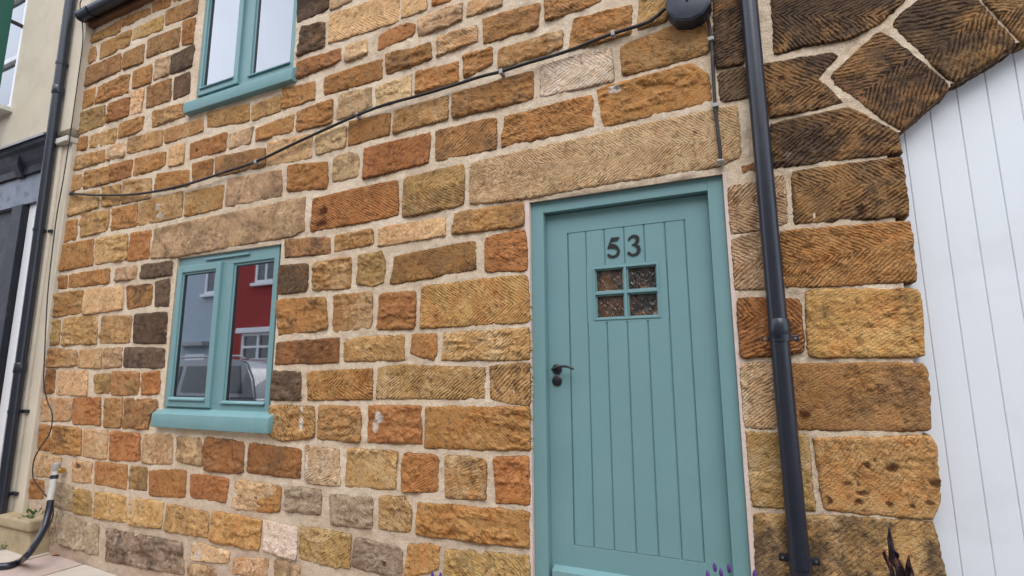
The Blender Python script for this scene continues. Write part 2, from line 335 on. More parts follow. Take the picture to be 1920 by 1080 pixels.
# ------------------------------------------------------------------ the stones, outlines read off the photograph
# "@c r" opens a quarter-scale tile (offset 480c, 270r px); each line: corner points TL TR BR BL (a leading * marks a
# point between two corners), then colour letter, finish letter (f rock face, h/H chevron, s/S diagonal), soot 0-9
STONES = '''
@0 0
680,270 910,150 905,240 685,325 o f 1
925,145 1135,55 1130,105 915,210 o f 2
1145,30 1285,-30 1280,45 1145,98 o f 2
1300,-15 1360,-40 1360,0 1300,22 o f 2
1005,215 1230,110 1215,225 990,305 g f 0
1245,80 1490,-20 1480,100 1240,200 o f 3
760,325 990,225 975,340 745,450 o f 1
675,375 720,350 725,455 665,480 o f 1
1110,295 1355,200 1340,350 1100,440 o s 3
1370,165 1470,130 1450,325 1365,340 b f 3
935,400 1085,325 1075,470 920,525 o S 1
655,510 910,400 905,535 640,655 o s 1
1165,450 1280,415 1270,560 1155,605 p f 0
1285,415 1460,335 1440,500 1275,560 d s 4
1000,535 1145,475 1135,620 990,670 o f 1
745,650 975,550 965,690 710,785 o f 2
635,685 720,655 700,780 620,825 o f 1
1110,655 1290,590 1275,755 1095,815 o s 3
1310,580 1425,540 1430,700 1300,750 d s 4
990,690 1085,660 1060,845 980,865 n f 0
815,775 975,725 970,865 800,930 b f 1
605,850 790,790 785,935 580,1010 q f 1
1150,840 1375,775 1390,870 1140,960 o f 3
900,925 1080,870 1070,980 885,1040 o f 1
1235,970 1525,885 1525,990 1235,1080 o f 1
685,1015 880,955 865,1075 672,1112 g f 0
590,1035 660,1015 650,1125 575,1135 o f 2
965,1040 1220,970 1215,1095 955,1155 g f 1
1560,850 1870,775 1870,910 1555,960 o f 2
1890,795 2108,705 2100,835 1888,905 g f 1
1430,1075 1710,990 1690,1130 1425,1200 b f 1
1720,1005 1900,950 1875,1075 1720,1118 p f 0
1918,965 2210,850 2195,985 1920,1060 o f 2
@0 1
570,90 790,40 790,130 555,200 o f 1
815,15 945,-15 940,95 800,130 p f 0
1015,110 1250,55 1235,165 1000,250 o f 0
1275,15 1388,-8 1378,145 1265,175 n s 0
835,155 1000,115 990,245 830,290 b f 0
635,205 825,165 820,295 625,340 o f 1
545,235 615,225 610,340 525,360 o f 1
930,280 1140,250 1135,405 910,450 o f 1
1180,225 1425,190 1425,310 1160,360 b f 1
1450,150 1600,115 1595,240 1445,290 o s 2
1620,100 1990,25 1990,170 1620,250 o s 1
775,325 910,305 900,455 760,470 g f 0
530,385 745,340 740,480 500,550 g f 0
1060,440 1375,355 1365,545 1040,615 g s 0
1395,365 1680,305 1665,480 1385,545 o f 0
1710,265 2115,190 2110,390 1690,475 p h 1
500,575 580,565 570,720 475,740 o f 2
615,530 820,490 815,650 600,705 g f 0
850,490 1035,445 1030,610 835,655 o f 1
465,760 705,710 700,910 445,955 o s 1
720,715 960,670 955,865 710,905 g f 0
985,665 1140,645 1120,860 955,880 r f 0
525,980 825,930 815,1050 515,1080 o f 0
430,995 505,985 500,1085 420,1085 b f 1
880,930 1030,910 1020,1010 865,1030 p f 0
1060,905 1295,875 1290,985 1055,1015 d f 3
@0 2
415,40 625,15 610,190 395,220 o f 2
640,10 925,-15 920,160 625,205 n h 0
950,-15 1145,-30 1140,130 955,160 o f 4
1165,-45 1275,-70 1270,140 1160,145 d f 3
380,245 455,235 445,420 365,430 q f 1
480,225 735,205 725,420 465,430 g f 0
765,215 990,205 975,410 750,415 g f 1
1010,200 1255,180 1250,415 1000,415 d s 3
365,455 585,465 580,590 345,595 o f 1
600,465 765,455 760,605 585,595 p f 1
785,450 925,445 910,595 770,600 p f 0
935,445 1240,450 1230,600 925,600 d f 4
345,615 415,615 405,785 335,790 b f 2
435,625 660,620 655,810 425,800 n h 0
715,650 830,640 820,790 710,785 g f 0
840,625 1050,630 1040,805 830,800 o f 2
1065,635 1205,625 1200,790 1065,800 r f 2
325,820 555,830 530,995 305,1000 p f 1
555,825 760,820 755,1030 545,1020 r f 2
785,830 920,830 910,1045 780,1040 o f 1
935,830 1185,830 *1185,895 1125,930 *1115,1050 925,1050 o f 3
@0 3
300,-55 385,-50 370,145 280,130 o f 1
395,-45 610,-30 610,180 380,155 o f 4
630,-15 810,-10 800,210 620,185 p f 0
830,-10 1055,15 1055,215 815,215 r f 1
1080,15 1295,15 1290,240 1065,235 p f 2
1330,40 1510,40 1515,260 1325,215 p f 0
1540,40 1825,75 1830,310 1540,290 b f 1
1870,85 2260,130 2255,350 1850,300 b f 2
265,150 460,185 440,340 255,330 p f 1
545,205 690,225 685,385 540,375 p f 1
715,220 955,250 950,430 710,390 o f 1
985,255 1105,265 1100,440 970,430 q f 0
1120,285 1400,285 1390,495 1120,475 b f 1
1430,310 1715,345 1700,530 1430,490 r f 1
1770,355 2095,400 2095,600 1740,575 p f 1
240,350 330,370 330,500 220,500 b f 0
410,370 550,410 540,590 400,560 k f 0
560,430 690,445 690,635 555,605 q f 1
720,450 960,480 950,680 710,640 g f 1
975,490 1230,525 1210,725 965,695 g f 0
1250,535 1570,600 1560,795 1230,740 g f 0
1590,590 1965,660 1940,890 1570,820 g f 0
440,600 745,690 735,930 430,830 k f 1
805,720 1370,830 1385,1075 790,970 k f 4
1450,820 1730,900 1720,985 1430,960 p f 0
1755,940 2010,950 2000,1090 1740,1060 p f 0
1420,985 1600,1010 1640,1110 1400,1090 p f 0
2065,950 2250,1000 2250,1110 2055,1090 p f 0
330,580 425,600 410,850 290,830 k f 2
@1 0
315,-30 550,-90 550,65 310,180 d s 6
335,200 520,170 510,350 310,430 d f 5
555,-60 730,-110 720,0 560,85 p s 0
550,110 1070,-60 1070,165 545,330 n H 0
1100,-60 1280,-120 1280,70 1095,145 n s 0
1320,-40 1475,-90 1470,0 1325,45 r f 0
1210,140 1545,15 1545,155 1220,285 p f 0
1600,10 1840,-70 1845,45 1580,130 p f 0
1700,140 2125,20 2110,215 1710,330 o f 0
930,260 *1080,190 1190,178 1190,260 910,385 r f 0
670,345 835,290 835,410 670,470 p f 0
315,460 640,360 640,460 300,600 b f 2
515,580 945,440 945,590 515,715 b f 1
975,410 1310,320 1320,450 975,560 o f 1
1365,280 1655,190 1655,310 1360,430 p f 0
1550,420 1770,355 1770,480 1565,590 o f 2
1815,370 2295,225 2300,360 1820,520 o f 1
200,670 440,610 445,745 200,820 o f 1
305,840 580,740 570,920 310,990 o f 1
625,710 870,650 870,800 605,900 p f 0
900,660 1165,560 1165,740 905,800 p f 0
1205,540 1520,460 1520,620 1195,715 o f 1
700,910 1005,845 1000,1010 690,1095 o s 0
450,1005 680,940 672,1105 450,1165 p f 1
1040,830 1440,715 1435,900 1030,1005 o s 0
1475,705 2080,525 2080,745 1475,890 o f 0
95,1070 425,1000 415,1185 80,1245 n s 0
815,1115 1315,990 1290,1225 805,1345 x s 1
1345,985 1800,880 1800,1115 1350,1215 o s 1
1870,880 2515,715 2530,950 1840,1110 o f 1
@1 1
240,160 535,130 535,330 235,360 b f 0
580,110 *690,65 765,80 770,240 570,290 p f 1
430,410 1065,265 1065,540 410,660 r S 1
1110,255 1560,145 1560,460 1100,555 q H 0
215,720 560,695 560,820 220,855 o f 4
590,690 870,635 880,750 590,815 o f 2
930,625 1420,550 1415,690 915,775 n s 0
1490,515 2005,435 2005,615 1465,685 o f 0
175,915 390,895 388,1100 165,1130 d h 2
440,890 715,845 710,1080 425,1100 o f 2
770,840 940,805 *970,880 960,1040 *870,1070 760,1050 q f 1
1045,840 1650,725 1650,940 1005,1055 o h 1
1720,700 2020,640 2035,950 1715,960 r f 1
@1 2
150,90 520,70 540,310 170,355 o f 4
585,55 880,30 865,300 580,335 o f 2
930,40 1200,20 1190,305 905,310 b f 0
1245,-10 *1700,-65 2035,-95 2050,255 1235,300 g h 2
165,410 625,375 620,560 145,575 b s 3
670,380 1115,350 1110,540 660,550 g f 1
1170,350 1355,340 *1355,470 1330,540 1160,490 o f 1
1410,340 2045,300 2050,540 1395,540 g f 1
120,620 340,630 335,840 120,840 d f 3
385,630 875,605 870,835 390,840 o H 2
920,600 *1100,580 1715,600 1715,830 900,830 g s 3
1755,590 2050,560 2055,880 *1920,870 1760,830 g s 3
105,880 435,885 440,1120 *200,1145 80,1090 o f 3
470,880 790,890 785,1160 465,1130 o f 2
850,885 1240,885 1240,1170 840,1150 r f 0
1275,890 2050,890 2055,1220 1265,1200 o f 2
@1 3
365,100 625,130 630,405 370,380 p f 2
690,125 1065,150 1050,435 665,405 g f 0
1110,155 1365,180 1365,450 1085,455 r f 1
1415,170 1725,205 1730,510 1420,490 o f 3
1790,190 2045,185 2050,545 1800,530 r f 1
40,400 190,410 180,600 0,600 o f 1
220,400 490,440 480,620 225,590 k f 1
550,470 880,490 870,730 560,690 k f 0
930,480 *1110,490 1165,560 1165,760 920,730 q f 1
1220,525 2045,600 2050,870 1210,770 o f 2
55,660 310,715 305,960 60,890 w f 0
330,705 710,770 700,1035 325,950 q f 3
740,790 1100,870 1100,1100 715,1010 k f 0
1140,840 1380,850 1370,1030 1120,1090 g f 1
1420,880 2050,930 2050,1130 1410,1100 q f 1
@2 0
240,-20 690,-140 670,15 255,165 o f 1
465,150 895,35 890,255 430,385 o f 0
960,-20 1160,-75 1170,155 945,225 g f 1
1185,-90 1480,-170 1490,60 1200,130 o f 1
220,480 740,360 770,610 210,730 w h 0
805,345 *1200,200 1470,140 1480,400 835,575 o f 0
640,670 1330,485 *1460,560 1505,760 690,955 o f 0
1500,-160 1720,-190 1745,480 1530,520 d s 4
1550,545 1755,510 1775,740 1560,760 d s 3
@2 1
1625,330 2035,235 2070,595 1645,680 p H 2
1725,170 1830,140 1830,205 1735,220 b f 2
1650,715 1870,660 1910,1085 1675,1095 p h 1
@2 2
1690,75 2155,85 2190,480 1720,530 b h 3
1715,570 1975,560 1990,1060 1745,1045 p s 1
@2 3
1755,-5 2215,20 2270,585 1810,560 q m 2
1815,605 *2500,640 3150,680 3270,1160 1840,1160 g m 5
@3 0
10,-120 1110,-120 *1020,15 *840,180 600,305 *300,345 45,420 t H 5 D
-70,485 490,385 *530,420 *380,590 590,770 10,895 t h 5 D
850,220 1385,650 990,985 *500,640 460,565 t v 5 D
1170,-40 *1000,100 915,190 1390,632 1880,335 *1560,-20 1500,-90 t v 5 D
1600,-60 *1620,15 1895,325 2350,70 2200,-200 t v 4 D
10,930 600,800 *935,965 990,1000 *1000,1150 640,1190 30,1275 t h 5 D
@3 1
175,200 1005,90 *1030,230 1060,545 190,610 t h 4 D
90,650 1065,570 *1090,750 1120,1035 *400,1075 120,1085 o h 3 D
@3 2
270,10 1135,0 *1160,150 1185,520 300,530 g m 3 D
90,565 *700,560 1175,560 *1200,640 1230,1080 *220,1068 130,1060 o m 3 D
@3 3
330,40 1215,25 *1265,110 *1295,520 1240,665 *800,625 420,590 g m 2 D
'''
LINTELS = [  # 4x global coordinates
    ('window_lintel', [(1160,1712),(2300,1466),(2285,1730),'*',(2200,1775),(1920,1822),(1330,1930),(1130,1945)], 'p', 'h', 1),
    ('door_lintel', [(3525,1215),(5540,768),(5560,1195),'*',(5430,1250),(4640,1370),(3960,1490),(3520,1545)], 'p', 'h', 1)]
TINT = dict(o=(174,130,84), g=(190,151,100), p=(200,167,130), r=(178,122,76), b=(160,112,70), d=(112,92,76), n=(226,184,138),
            w=(226,206,184), k=(164,144,122), q=(180,146,96), x=(164,110,72), t=(152,116,76))
TINT2 = dict(o='PDOOG', g='PDOP', p='DPWO', r='xbo', b='oDx', d='bDD', n='n', w='wW', k='DWk', q='DPG', x='rb', t='DoD')
ZONE = dict(P=(206,178,138), D=(112,90,70), O=(186,126,72), G=(160,138,100), W=(214,196,170)); ZONE.update(TINT)
# holes and pale splashes: pixel x, y, half-width, half-height
DIMPLES = [(1672,876,9,5),(1625,872,6,3.5),(1592,906,7,4),(1610,907,4,3),(1618,925,7,4),(1610,939,5,3.5),(1668,944,5,4),(1752,904,9,6),(1743,942,7,3),(1710,948,4,3),(1555,938,5,6),(1640,862,3,3),(1612,395,8,9),(607,397,8,8),(603,418,12,8),(1672,312,12,4),(1508,775,8,7),(1465,148,6,5),(297,283,4,3),(370,281,3,3),(722,1056,4,4),(148,873,4,4)]
SPLASH = [(568,768,3,9),(567,795,3,13),(713,782,6,10),(706,797,4,12),(1152,170,14,7),(299,388,4,6),(303,405,6,5),(575,880,2,40),(1478,290,6,4),(1475,298,4,4),(538,965,14,3)]
def edges_of(poly):
    """poly: list of (x, y, is_mid); returns four polylines top,right,bottom,left in metres"""
    idx = [i for i, p in enumerate(poly) if not p[2]]
    if len(idx) != 4:           # extra corners: keep the four with the sharpest turn
        n = len(poly)
        def turn(i):
            a = np.array(poly[i-1][:2]); b = np.array(poly[i][:2]); c = np.array(poly[(i+1) % n][:2])
            u = (b-a)/np.linalg.norm(b-a); v = (c-b)/np.linalg.norm(c-b); return float(u@v)
        idx = sorted(sorted(idx, key=turn)[:4])
    P = [np.array(p[:2], float) for p in poly]; n = len(P); out = []
    for k in range(4):
        a, b = idx[k], idx[(k+1) % 4]; seg = [P[a]]; i = a
        while i != b: i = (i+1) % n; seg.append(P[i])
        out.append(np.array(seg))
    t, r, bt, l = out
    return t, r, bt[::-1], l[::-1]
def along(poly, s):
    d = np.r_[0, np.cumsum(np.linalg.norm(np.diff(poly, axis=0), axis=1))]; d /= d[-1]
    return np.c_[np.interp(s, d, poly[:, 0]), np.interp(s, d, poly[:, 1])]
NSTONE = [0]
def make_stone(name, poly, letter, finish, soot, parent, deep=.03, lime=None, proud=None):
    tint = TINT[letter]; NSTONE[0] += 1; seed = NSTONE[0]*13; rnd = random.Random(seed)
    T, Rr, B, L = edges_of(poly)
    w = .5*(np.linalg.norm(T[-1]-T[0])+np.linalg.norm(B[-1]-B[0])); h = .5*(np.linalg.norm(L[-1]-L[0])+np.linalg.norm(Rr[-1]-Rr[0]))
    cen = .25*(T[0]+T[-1]+B[0]+B[-1]); dist = math.sqrt(cen[0]**2+CAMD**2+(cen[1]-CAMZ)**2)
    sp = min(.0095, max(.0048, .0019*dist))
    def params(L_):
        n = max(8, int(L_/sp)); s = np.linspace(0, 1, n+1); e = [0., .0025/L_, .006/L_]
        s = np.unique(np.round(np.r_[s, e, 1-np.array(e)], 6)); s = s[np.r_[True, np.diff(s) > .0012/L_]]
        s[-1] = 1.; return np.r_[0., s, 1.]
    su, tv = params(w), params(h); S, Tt = np.meshgrid(su, tv)
    kr = rnd.uniform(.3, 1.)*min(.010, .10*min(w, h))      # rounded corners
    s2 = 2*S-1; t2 = 2*Tt-1
    s_ = .5+.5*s2*(1-2*kr/w*np.abs(t2)**9); t_ = .5+.5*t2*(1-2*kr/h*np.abs(s2)**9)
    f = S.ravel(); sr = s_.ravel(); tr = t_.ravel()
    top, bot, lef, rig = along(T, sr), along(B, sr), along(L, tr), along(Rr, tr)
    c = lambda a: a[:, None]
    bil = c((1-tr)*(1-sr))*T[0]+c((1-tr)*sr)*T[-1]+c(tr*(1-sr))*B[0]+c(tr*sr)*B[-1]
    P = c(1-tr)*top+c(tr)*bot+c(1-sr)*lef+c(sr)*rig-bil
    ex = .0078 if deep < .05 else .003                      # the pointing laps a little over the arrises
    P = cen+(P-cen)*np.array([1+2*ex/w, 1+2*ex/h])
    u, v = P[:, 0], P[:, 1]
    amp = .0060 if finish == 'f' else .0035
    du = amp*fbm(u*14, v*14, seed+1, 4); dv = amp*fbm(u*14, v*14, seed+2, 4)
    du += .0026*vnoise(u*70, v*70, seed+8); dv += .0026*vnoise(u*70, v*70, seed+9)
    e = np.minimum(np.minimum(f, 1-f)*w, np.minimum(Tt.ravel(), 1-Tt.ravel())*h)
    if proud is None: proud = rnd.uniform(.004, .013)
    rr = rnd.uniform(.0035, .0075) if finish in 'fm' else .004
    prof = 1-np.exp(-e/rr)
    A, Bb = (rnd.uniform(.004, .012), .0085) if finish == 'f' else (.006, .0042)
    tiltx, tiltz = rnd.uniform(-.006, .006), rnd.uniform(-.007, .007)
    face = A*fbm(u*8+seed, v*13, seed+3, 3)+Bb*fbm(u*38, v*48+seed, seed+4, 3)+.0022*fbm(u*120, v*120, seed+6, 2)
    if finish == 'f':           # ledges split along the bed
        led = fbm(u*6+seed, v*26+.5*vnoise(u*9, v*9, seed), seed+7, 2); face += rnd.uniform(.002, .006)*np.clip(led*7, -1, 1)
    y = -(proud+face+tiltx*(2*f-1)+tiltz*(1-2*Tt.ravel()))*prof + .010*np.exp(-e/.0022)
    y = np.minimum(y, .006-.0125*(1-np.exp(-e/.005)))
    nr, nc = S.shape
    ring = np.zeros((nr, nc), bool); ring[0] = ring[-1] = True; ring[:, 0] = ring[:, -1] = True
    y[ring.ravel()] = deep
    holes = np.zeros(len(u)); white = np.zeros(len(u))
    for lst, arr in ((HOLES_M, holes), (SPLASH_M, white)):
        for (hx, hz, ra, rb) in lst:
            if abs(hx-cen[0]) > w or abs(hz-cen[1]) > h: continue
            dd = ((u-hx)/ra)**2+((v-hz)/rb)**2+.9*fbm(u*60, v*60, 5, 2)
            np.maximum(arr, np.clip(1.5-dd, 0, 1), out=arr)
    holes *= ~ring.ravel(); y = np.where(holes > 0, np.minimum(y-.006*holes+.016*holes, -.0065), y)
    verts = np.c_[u+du, y, v+dv]
    ii = np.arange(nr*nc).reshape(nr, nc)
    faces = np.stack([ii[:-1, :-1], ii[1:, :-1], ii[1:, 1:], ii[:-1, 1:]], -1).reshape(-1, 4)
    # reject the zero-area corner quads
    me = bpy.data.meshes.new(name)
    me.vertices.add(len(verts)); me.vertices.foreach_set('co', verts.ravel())
    me.loops.add(faces.size); me.loops.foreach_set('vertex_index', faces.ravel().astype(np.int32))
    me.polygons.add(len(faces)); me.polygons.foreach_set('loop_start', np.arange(0, faces.size, 4, dtype=np.int32))
    me.polygons.foreach_set('use_smooth', np.ones(len(faces), bool)); me.update(calc_edges=True)
    n = len(verts)
    jit = rnd.uniform(.90, 1.10); base = np.array(lin(*tint))*np.array([jit, jit*rnd.uniform(.96, 1.03), jit*rnd.uniform(.92, 1.04)])*1.10
    def attr(nm, arr):
        a = me.attributes.new(nm, 'FLOAT_VECTOR', 'POINT'); a.data.foreach_set('vector', np.ascontiguousarray(arr, dtype=np.float32).ravel())
    tt = np.tile(base, (n, 1))*(1-holes[:, None]*.85)+np.array([.055, .012, .004])*holes[:, None]*.8
    attr('tint', tt*(1-white[:, None])+white[:, None]*np.array([.72, .68, .62]))
    b2 = np.array(lin(*ZONE[rnd.choice(TINT2[letter])]))*1.1
    attr('tint2', np.tile(b2, (n, 1))*(1-np.maximum(holes, white)[:, None])+tt*np.maximum(holes, white)[:, None])
    ang = math.atan2(T[-1][1]-T[0][1], T[-1][0]-T[0][0])
    if finish == 'v': ang = math.atan2(cen[1]-ARCH_C[1], cen[0]-ARCH_C[0])-math.pi/2
    sparse = rnd.uniform(.12, .24) if finish in 'fm' else rnd.uniform(0, .06)
    lu = u-cen[0]; lv = v-cen[1]
    ang += rnd.uniform(-.13, .13); ksc = rnd.uniform(.80, 1.25); ko = rnd.uniform(-.03, .03)
    bend = .020*fbm(u*5, v*5, seed+21, 2)
    attr('local', np.c_[(lu*math.cos(ang)+lv*math.sin(ang))*ksc+rnd.uniform(-5, 5), (-lu*math.sin(ang)+lv*math.cos(ang)+ko+bend)*ksc, np.full(n, sparse)])
    strength = {'f': rnd.uniform(.35, 1.), 'm': rnd.uniform(.3, .5)}.get(finish, rnd.uniform(.8, 1.))
    sign = {'h': 1, 'H': -1, 's': -1, 'S': 1, 'v': 1, 'f': rnd.choice([-1, -1, 1]), 'm': -1}[finish]; flag = 1 if finish in 'sSfm' else 0
    attr('tool', np.tile([strength, sign, flag], (n, 1)))
    so = soot/10.*(.6+.8*(fbm(u*4+seed, v*4, seed+11, 2)*.5+.5)) + (.12 if soot else 0)
    if lime is None: lime = rnd.choice([.05, .1, .2]) + max(0, .45-.45*cen[1])
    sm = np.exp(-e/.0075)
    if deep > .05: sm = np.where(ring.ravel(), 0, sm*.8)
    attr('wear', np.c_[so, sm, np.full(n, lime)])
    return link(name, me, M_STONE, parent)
def to_m(pts): return [(*(lambda q: (q.x, q.z))(W(x/4, y/4)), mid) for x, y, mid in pts]

def px_list(L): return [(*(lambda q: (q.x, q.z))(W(a, b)), c*.85*math.hypot(W(a, b).x, CAMD)/FPX*1.1*(1+.5*(abs(W(a, b).x) > 1.5)), d*math.hypot(W(a, b).x, CAMD)/FPX) for a, b, c, d in L]
HOLES_M, SPLASH_M = px_list(DIMPLES), px_list(SPLASH)
# ------------------------------------------------------------------ the stone house
X = lambda px, py, y=0.: W(px, py, y).x
Z = lambda px, py, y=0.: W(px, py, y).z
def mid2(a, b): return .5*(a+b)
HX0, HX1, HZ1 = -5.60, 3.3, W(152, 30, -.105).z-.02
a1, a2, a3 = W(1690, 250), W(1787, 163), W(1913, 84)
def circle(p, q, r):
    A = 2*np.array([[q.x-p.x, q.z-p.z], [r.x-p.x, r.z-p.z]])
    B = np.array([q.x**2+q.z**2-p.x**2-p.z**2, r.x**2+r.z**2-p.x**2-p.z**2]); c = np.linalg.solve(A, B)
    return (float(c[0]), float(c[1])), math.hypot(p.x-c[0], p.z-c[1])
ARCH_C, ARCH_R = circle(a1, a2, a3)
GX0, GX1 = .572, 2*ARCH_C[0]-.572           # archway jambs
print('arch', ARCH_C, ARCH_R, GX0, GX1)
house = empty('stone_house', (-2, 0, 0))
tag(house, 'terraced cottage of tawny squared sandstone with sage green door numbered 53', 'house')
HOUSE_INV = Vector((2, 0, 0))
def hp(o):                                   # geometry is written in world space; keep it there under the house
    o.parent = house; o.matrix_parent_inverse = Matrix.Translation((2, 0, 0)); return o

# openings in the wall (x0, x1, z0, z1)
DOOR_Y = .030
dx0 = mid2(X(988, 500), X(994, 900)); dx1 = mid2(X(1362, 400), X(1401, 900)); dz1 = mid2(Z(1000, 378), Z(1350, 326))
LWY = .024
lx0 = mid2(X(330, 485), X(307, 758)); lx1 = mid2(X(529, 456), X(503, 765)); lz0 = Z(400, 775); lz1 = mid2(Z(340, 484), Z(525, 456))
UWY = .036
ux0 = mid2(X(381, 30), X(368, 165)); ux1 = mid2(X(557, 0), X(550, 120)); uz0 = Z(450, 170); uz1 = uz0+1.05
OPEN = [(dx0, dx1, .28, dz1), (lx0, lx1, lz0, lz1), (ux0, ux1, uz0, uz1)]
def in_arch(x, z):
    return (x > GX0+.004) & (x < GX1-.004) & ((z < a1.z-.02) | ((x-ARCH_C[0])**2+(z-ARCH_C[1])**2 < (ARCH_R+.012)**2))

def lines(a, b, step, extra):
    v = np.unique(np.round(np.r_[np.arange(a, b, step), b, [e for e in extra if a < e < b]], 5))
    keep = [v[0]]
    ex = [round(e, 5) for e in extra]
    for q in v[1:]:
        if q in ex:
            if q-keep[-1] < .004 and keep[-1] not in ex: keep[-1] = q
            else: keep.append(q)
        elif q-keep[-1] >= step*.45: keep.append(q)
    return np.array(keep)
gx = lines(HX0, HX1, .013, [o[0] for o in OPEN]+[o[1] for o in OPEN]+[GX0, GX1]); gz = lines(-.35, HZ1, .013, [o[2] for o in OPEN]+[o[3] for o in OPEN])
GXX, GZZ = np.meshgrid(gx, gz); xx = GXX.ravel(); zz = GZZ.ravel()
yy = .0012 - .0075*fbm(xx*8, zz*8, 3, 3) - .0045*fbm(xx*45, zz*45, 5, 3)
for (a, b, c, d) in OPEN:
    on = ((np.abs(xx-a) < 1e-4) | (np.abs(xx-b) < 1e-4)) & (zz > c-1e-4) & (zz < d+1e-4) | ((np.abs(zz-c) < 1e-4) | (np.abs(zz-d) < 1e-4)) & (xx > a-1e-4) & (xx < b+1e-4)
    yy[on] = .006
ii = np.arange(len(xx)).reshape(GXX.shape)
F = np.stack([ii[:-1, :-1], ii[:-1, 1:], ii[1:, 1:], ii[1:, :-1]], -1).reshape(-1, 4)
cx = xx[F].mean(1); cz = zz[F].mean(1); keep = ~in_arch(cx, cz)
for (a, b, c, d) in OPEN: keep &= ~((cx > a) & (cx < b) & (cz > c) & (cz < d))
F = F[keep]
me = bpy.data.meshes.new('wall'); me.vertices.add(len(xx)); me.vertices.foreach_set('co', np.c_[xx, yy, zz].ravel())
me.loops.add(F.size); me.loops.foreach_set('vertex_index', F.ravel().astype(np.int32)); me.polygons.add(len(F))
me.polygons.foreach_set('loop_start', np.arange(0, F.size, 4, dtype=np.int32)); me.polygons.foreach_set('use_smooth', np.ones(len(F), bool))
me.update(calc_edges=True)
wall = hp(link('wall', me, M_MORTAR))
def sub(o, parent): o.parent = parent; return o

# traced stones
RECTS = []
tile = (0, 0)
for ln in STONES.strip().split('\n'):
    if ln[0] == '@':
        tile = tuple(int(v) for v in ln[1:].split()); continue
    tk = ln.split(); pts = []; k = 0
    while ',' in tk[k]:
        mid = tk[k][0] == '*'; x, y = tk[k].lstrip('*').split(','); pts.append((int(x)+1920*tile[0], int(y)+1080*tile[1], mid)); k += 1
    colr, fin, soot = tk[k], tk[k+1], int(tk[k+2]); deepf = len(tk) > k+3
    P = to_m(pts)
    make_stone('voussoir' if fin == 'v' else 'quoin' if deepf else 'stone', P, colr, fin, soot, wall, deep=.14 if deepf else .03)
    RECTS.append((min(p[0] for p in P), max(p[0] for p in P), min(p[1] for p in P), max(p[1] for p in P)))
for nm, raw, colr, fin, soot in LINTELS:
    pts = []; mid = False
    star = raw.index('*'); q = [p for p in raw if p != '*']
    for i, p in enumerate(q): pts.append((p[0], p[1], star <= i < len(q)-1))
    P = to_m(pts)
    make_stone(nm, P, colr, fin, soot, wall, deep=.13, lime=.15, proud=.005)
    RECTS.append((min(p[0] for p in P), max(p[0] for p in P), min(p[1] for p in P), max(p[1] for p in P)))
# voussoirs of the arch beyond the photograph's edge
ang_c = math.atan2(W(1913, 84).z-ARCH_C[1], W(1913, 84).x-ARCH_C[0])
th = ang_c-.30
end = math.pi-math.atan2(a1.z-ARCH_C[1], a1.x-ARCH_C[0])
while th > end-.05:
    t1 = max(th-.27, end-.02)
    pol = lambda r, a: (ARCH_C[0]+r*math.cos(a), ARCH_C[1]+r*math.sin(a), False)
    P = [pol(ARCH_R+.30, th), pol(ARCH_R+.30, t1+.02), pol(ARCH_R, t1+.02), pol(ARCH_R, th)]
    make_stone('voussoir', P, 't', 'v', 4, wall, deep=.14)
    RECTS.append((min(p[0] for p in P), max(p[0] for p in P), min(p[1] for p in P), max(p[1] for p in P)))
    th = t1-.005
    if t1 <= end: break
# courses outside the photograph's frame: more of the same wall
def to_px(x, z):
    v = Vector((x, 0, z))-CAM; cx_ = _X*v.x+_Y*v.y+_Z*v.z
    return PP[0]+FPX*cx_.x/cx_.z, PP[1]+FPX*cx_.y/cx_.z
rf = random.Random(21); zc = -.12; nfill = 0
while zc < HZ1-.1:
    hgt = rf.uniform(.18, .235); x = HX0+.02
    while x < HX1-.05:
        ln_ = rf.uniform(.34, .66); x1 = min(x+ln_, HX1-.01); z1 = min(zc+hgt, HZ1-.02)
        # shrink until free
        ok = False
        for tryx0, tryx1 in ((x, x1), (x, x+.22), (x+.08, x1)):
            c4 = [to_px(a, b) for a in (tryx0, tryx1) for b in (zc, z1)]
            if any(-5 < p[1] < 1086 and -5 < p[0] < 1926 for p in c4): continue
            box_ = (tryx0, tryx1, zc, z1)
            if any(box_[0] < r[1]+.008 and box_[1] > r[0]-.008 and box_[2] < r[3]+.008 and box_[3] > r[2]-.008 for r in RECTS): continue
            if any(box_[0] < o[1]+.02 and box_[1] > o[0]-.02 and box_[2] < o[3]+.02 and box_[3] > o[2]-.02 for o in OPEN): continue
            mxx, mzz = np.meshgrid(np.linspace(tryx0-.02, tryx1+.02, 6), np.linspace(zc-.02, z1+.02, 4))
            if in_arch(mxx, mzz).any(): continue
            ok = True; break
        if ok and nfill < 104 and tryx0 < 2.9 and (tryx0 < 2.2 or zc > 2.2):
            g = .009; P = [(tryx0+g, z1-g, False), (tryx1-g, z1-g, False), (tryx1-g, zc+g, False), (tryx0+g, zc+g, False)]
            make_stone('stone', P, rf.choice('ooggpbrq'), rf.choice('ffffsh'), rf.choice([0, 1, 2]), wall)
            nfill += 1; x = tryx1
        else: x = x1 if not ok else tryx1
    zc += hgt
print('stones', NSTONE[0], 'fill', nfill)

# reveals round the openings: thin lime-plastered linings
def lining(name, x0, x1, z0, z1, depth, mat, th=.02, bottom=False):
    b = MB()
    b.box(x0-th, x0, .004, depth, z0, z1+th, .003); b.box(x1, x1+th, .004, depth, z0, z1+th, .003)
    b.box(x0, x1, .010, depth, z1, z1+th, .003)
    if bottom: b.box(x0-th, x1+th, .012, depth, z0-th, z0, .003)
    return hp(b.build(name, mat))
lining('window_reveal', lx0, lx1, lz0, lz1, .26, M_MORTAR, bottom=True)
lining('window_reveal', ux0, ux1, uz0, uz1, .26, M_MORTAR, bottom=True)

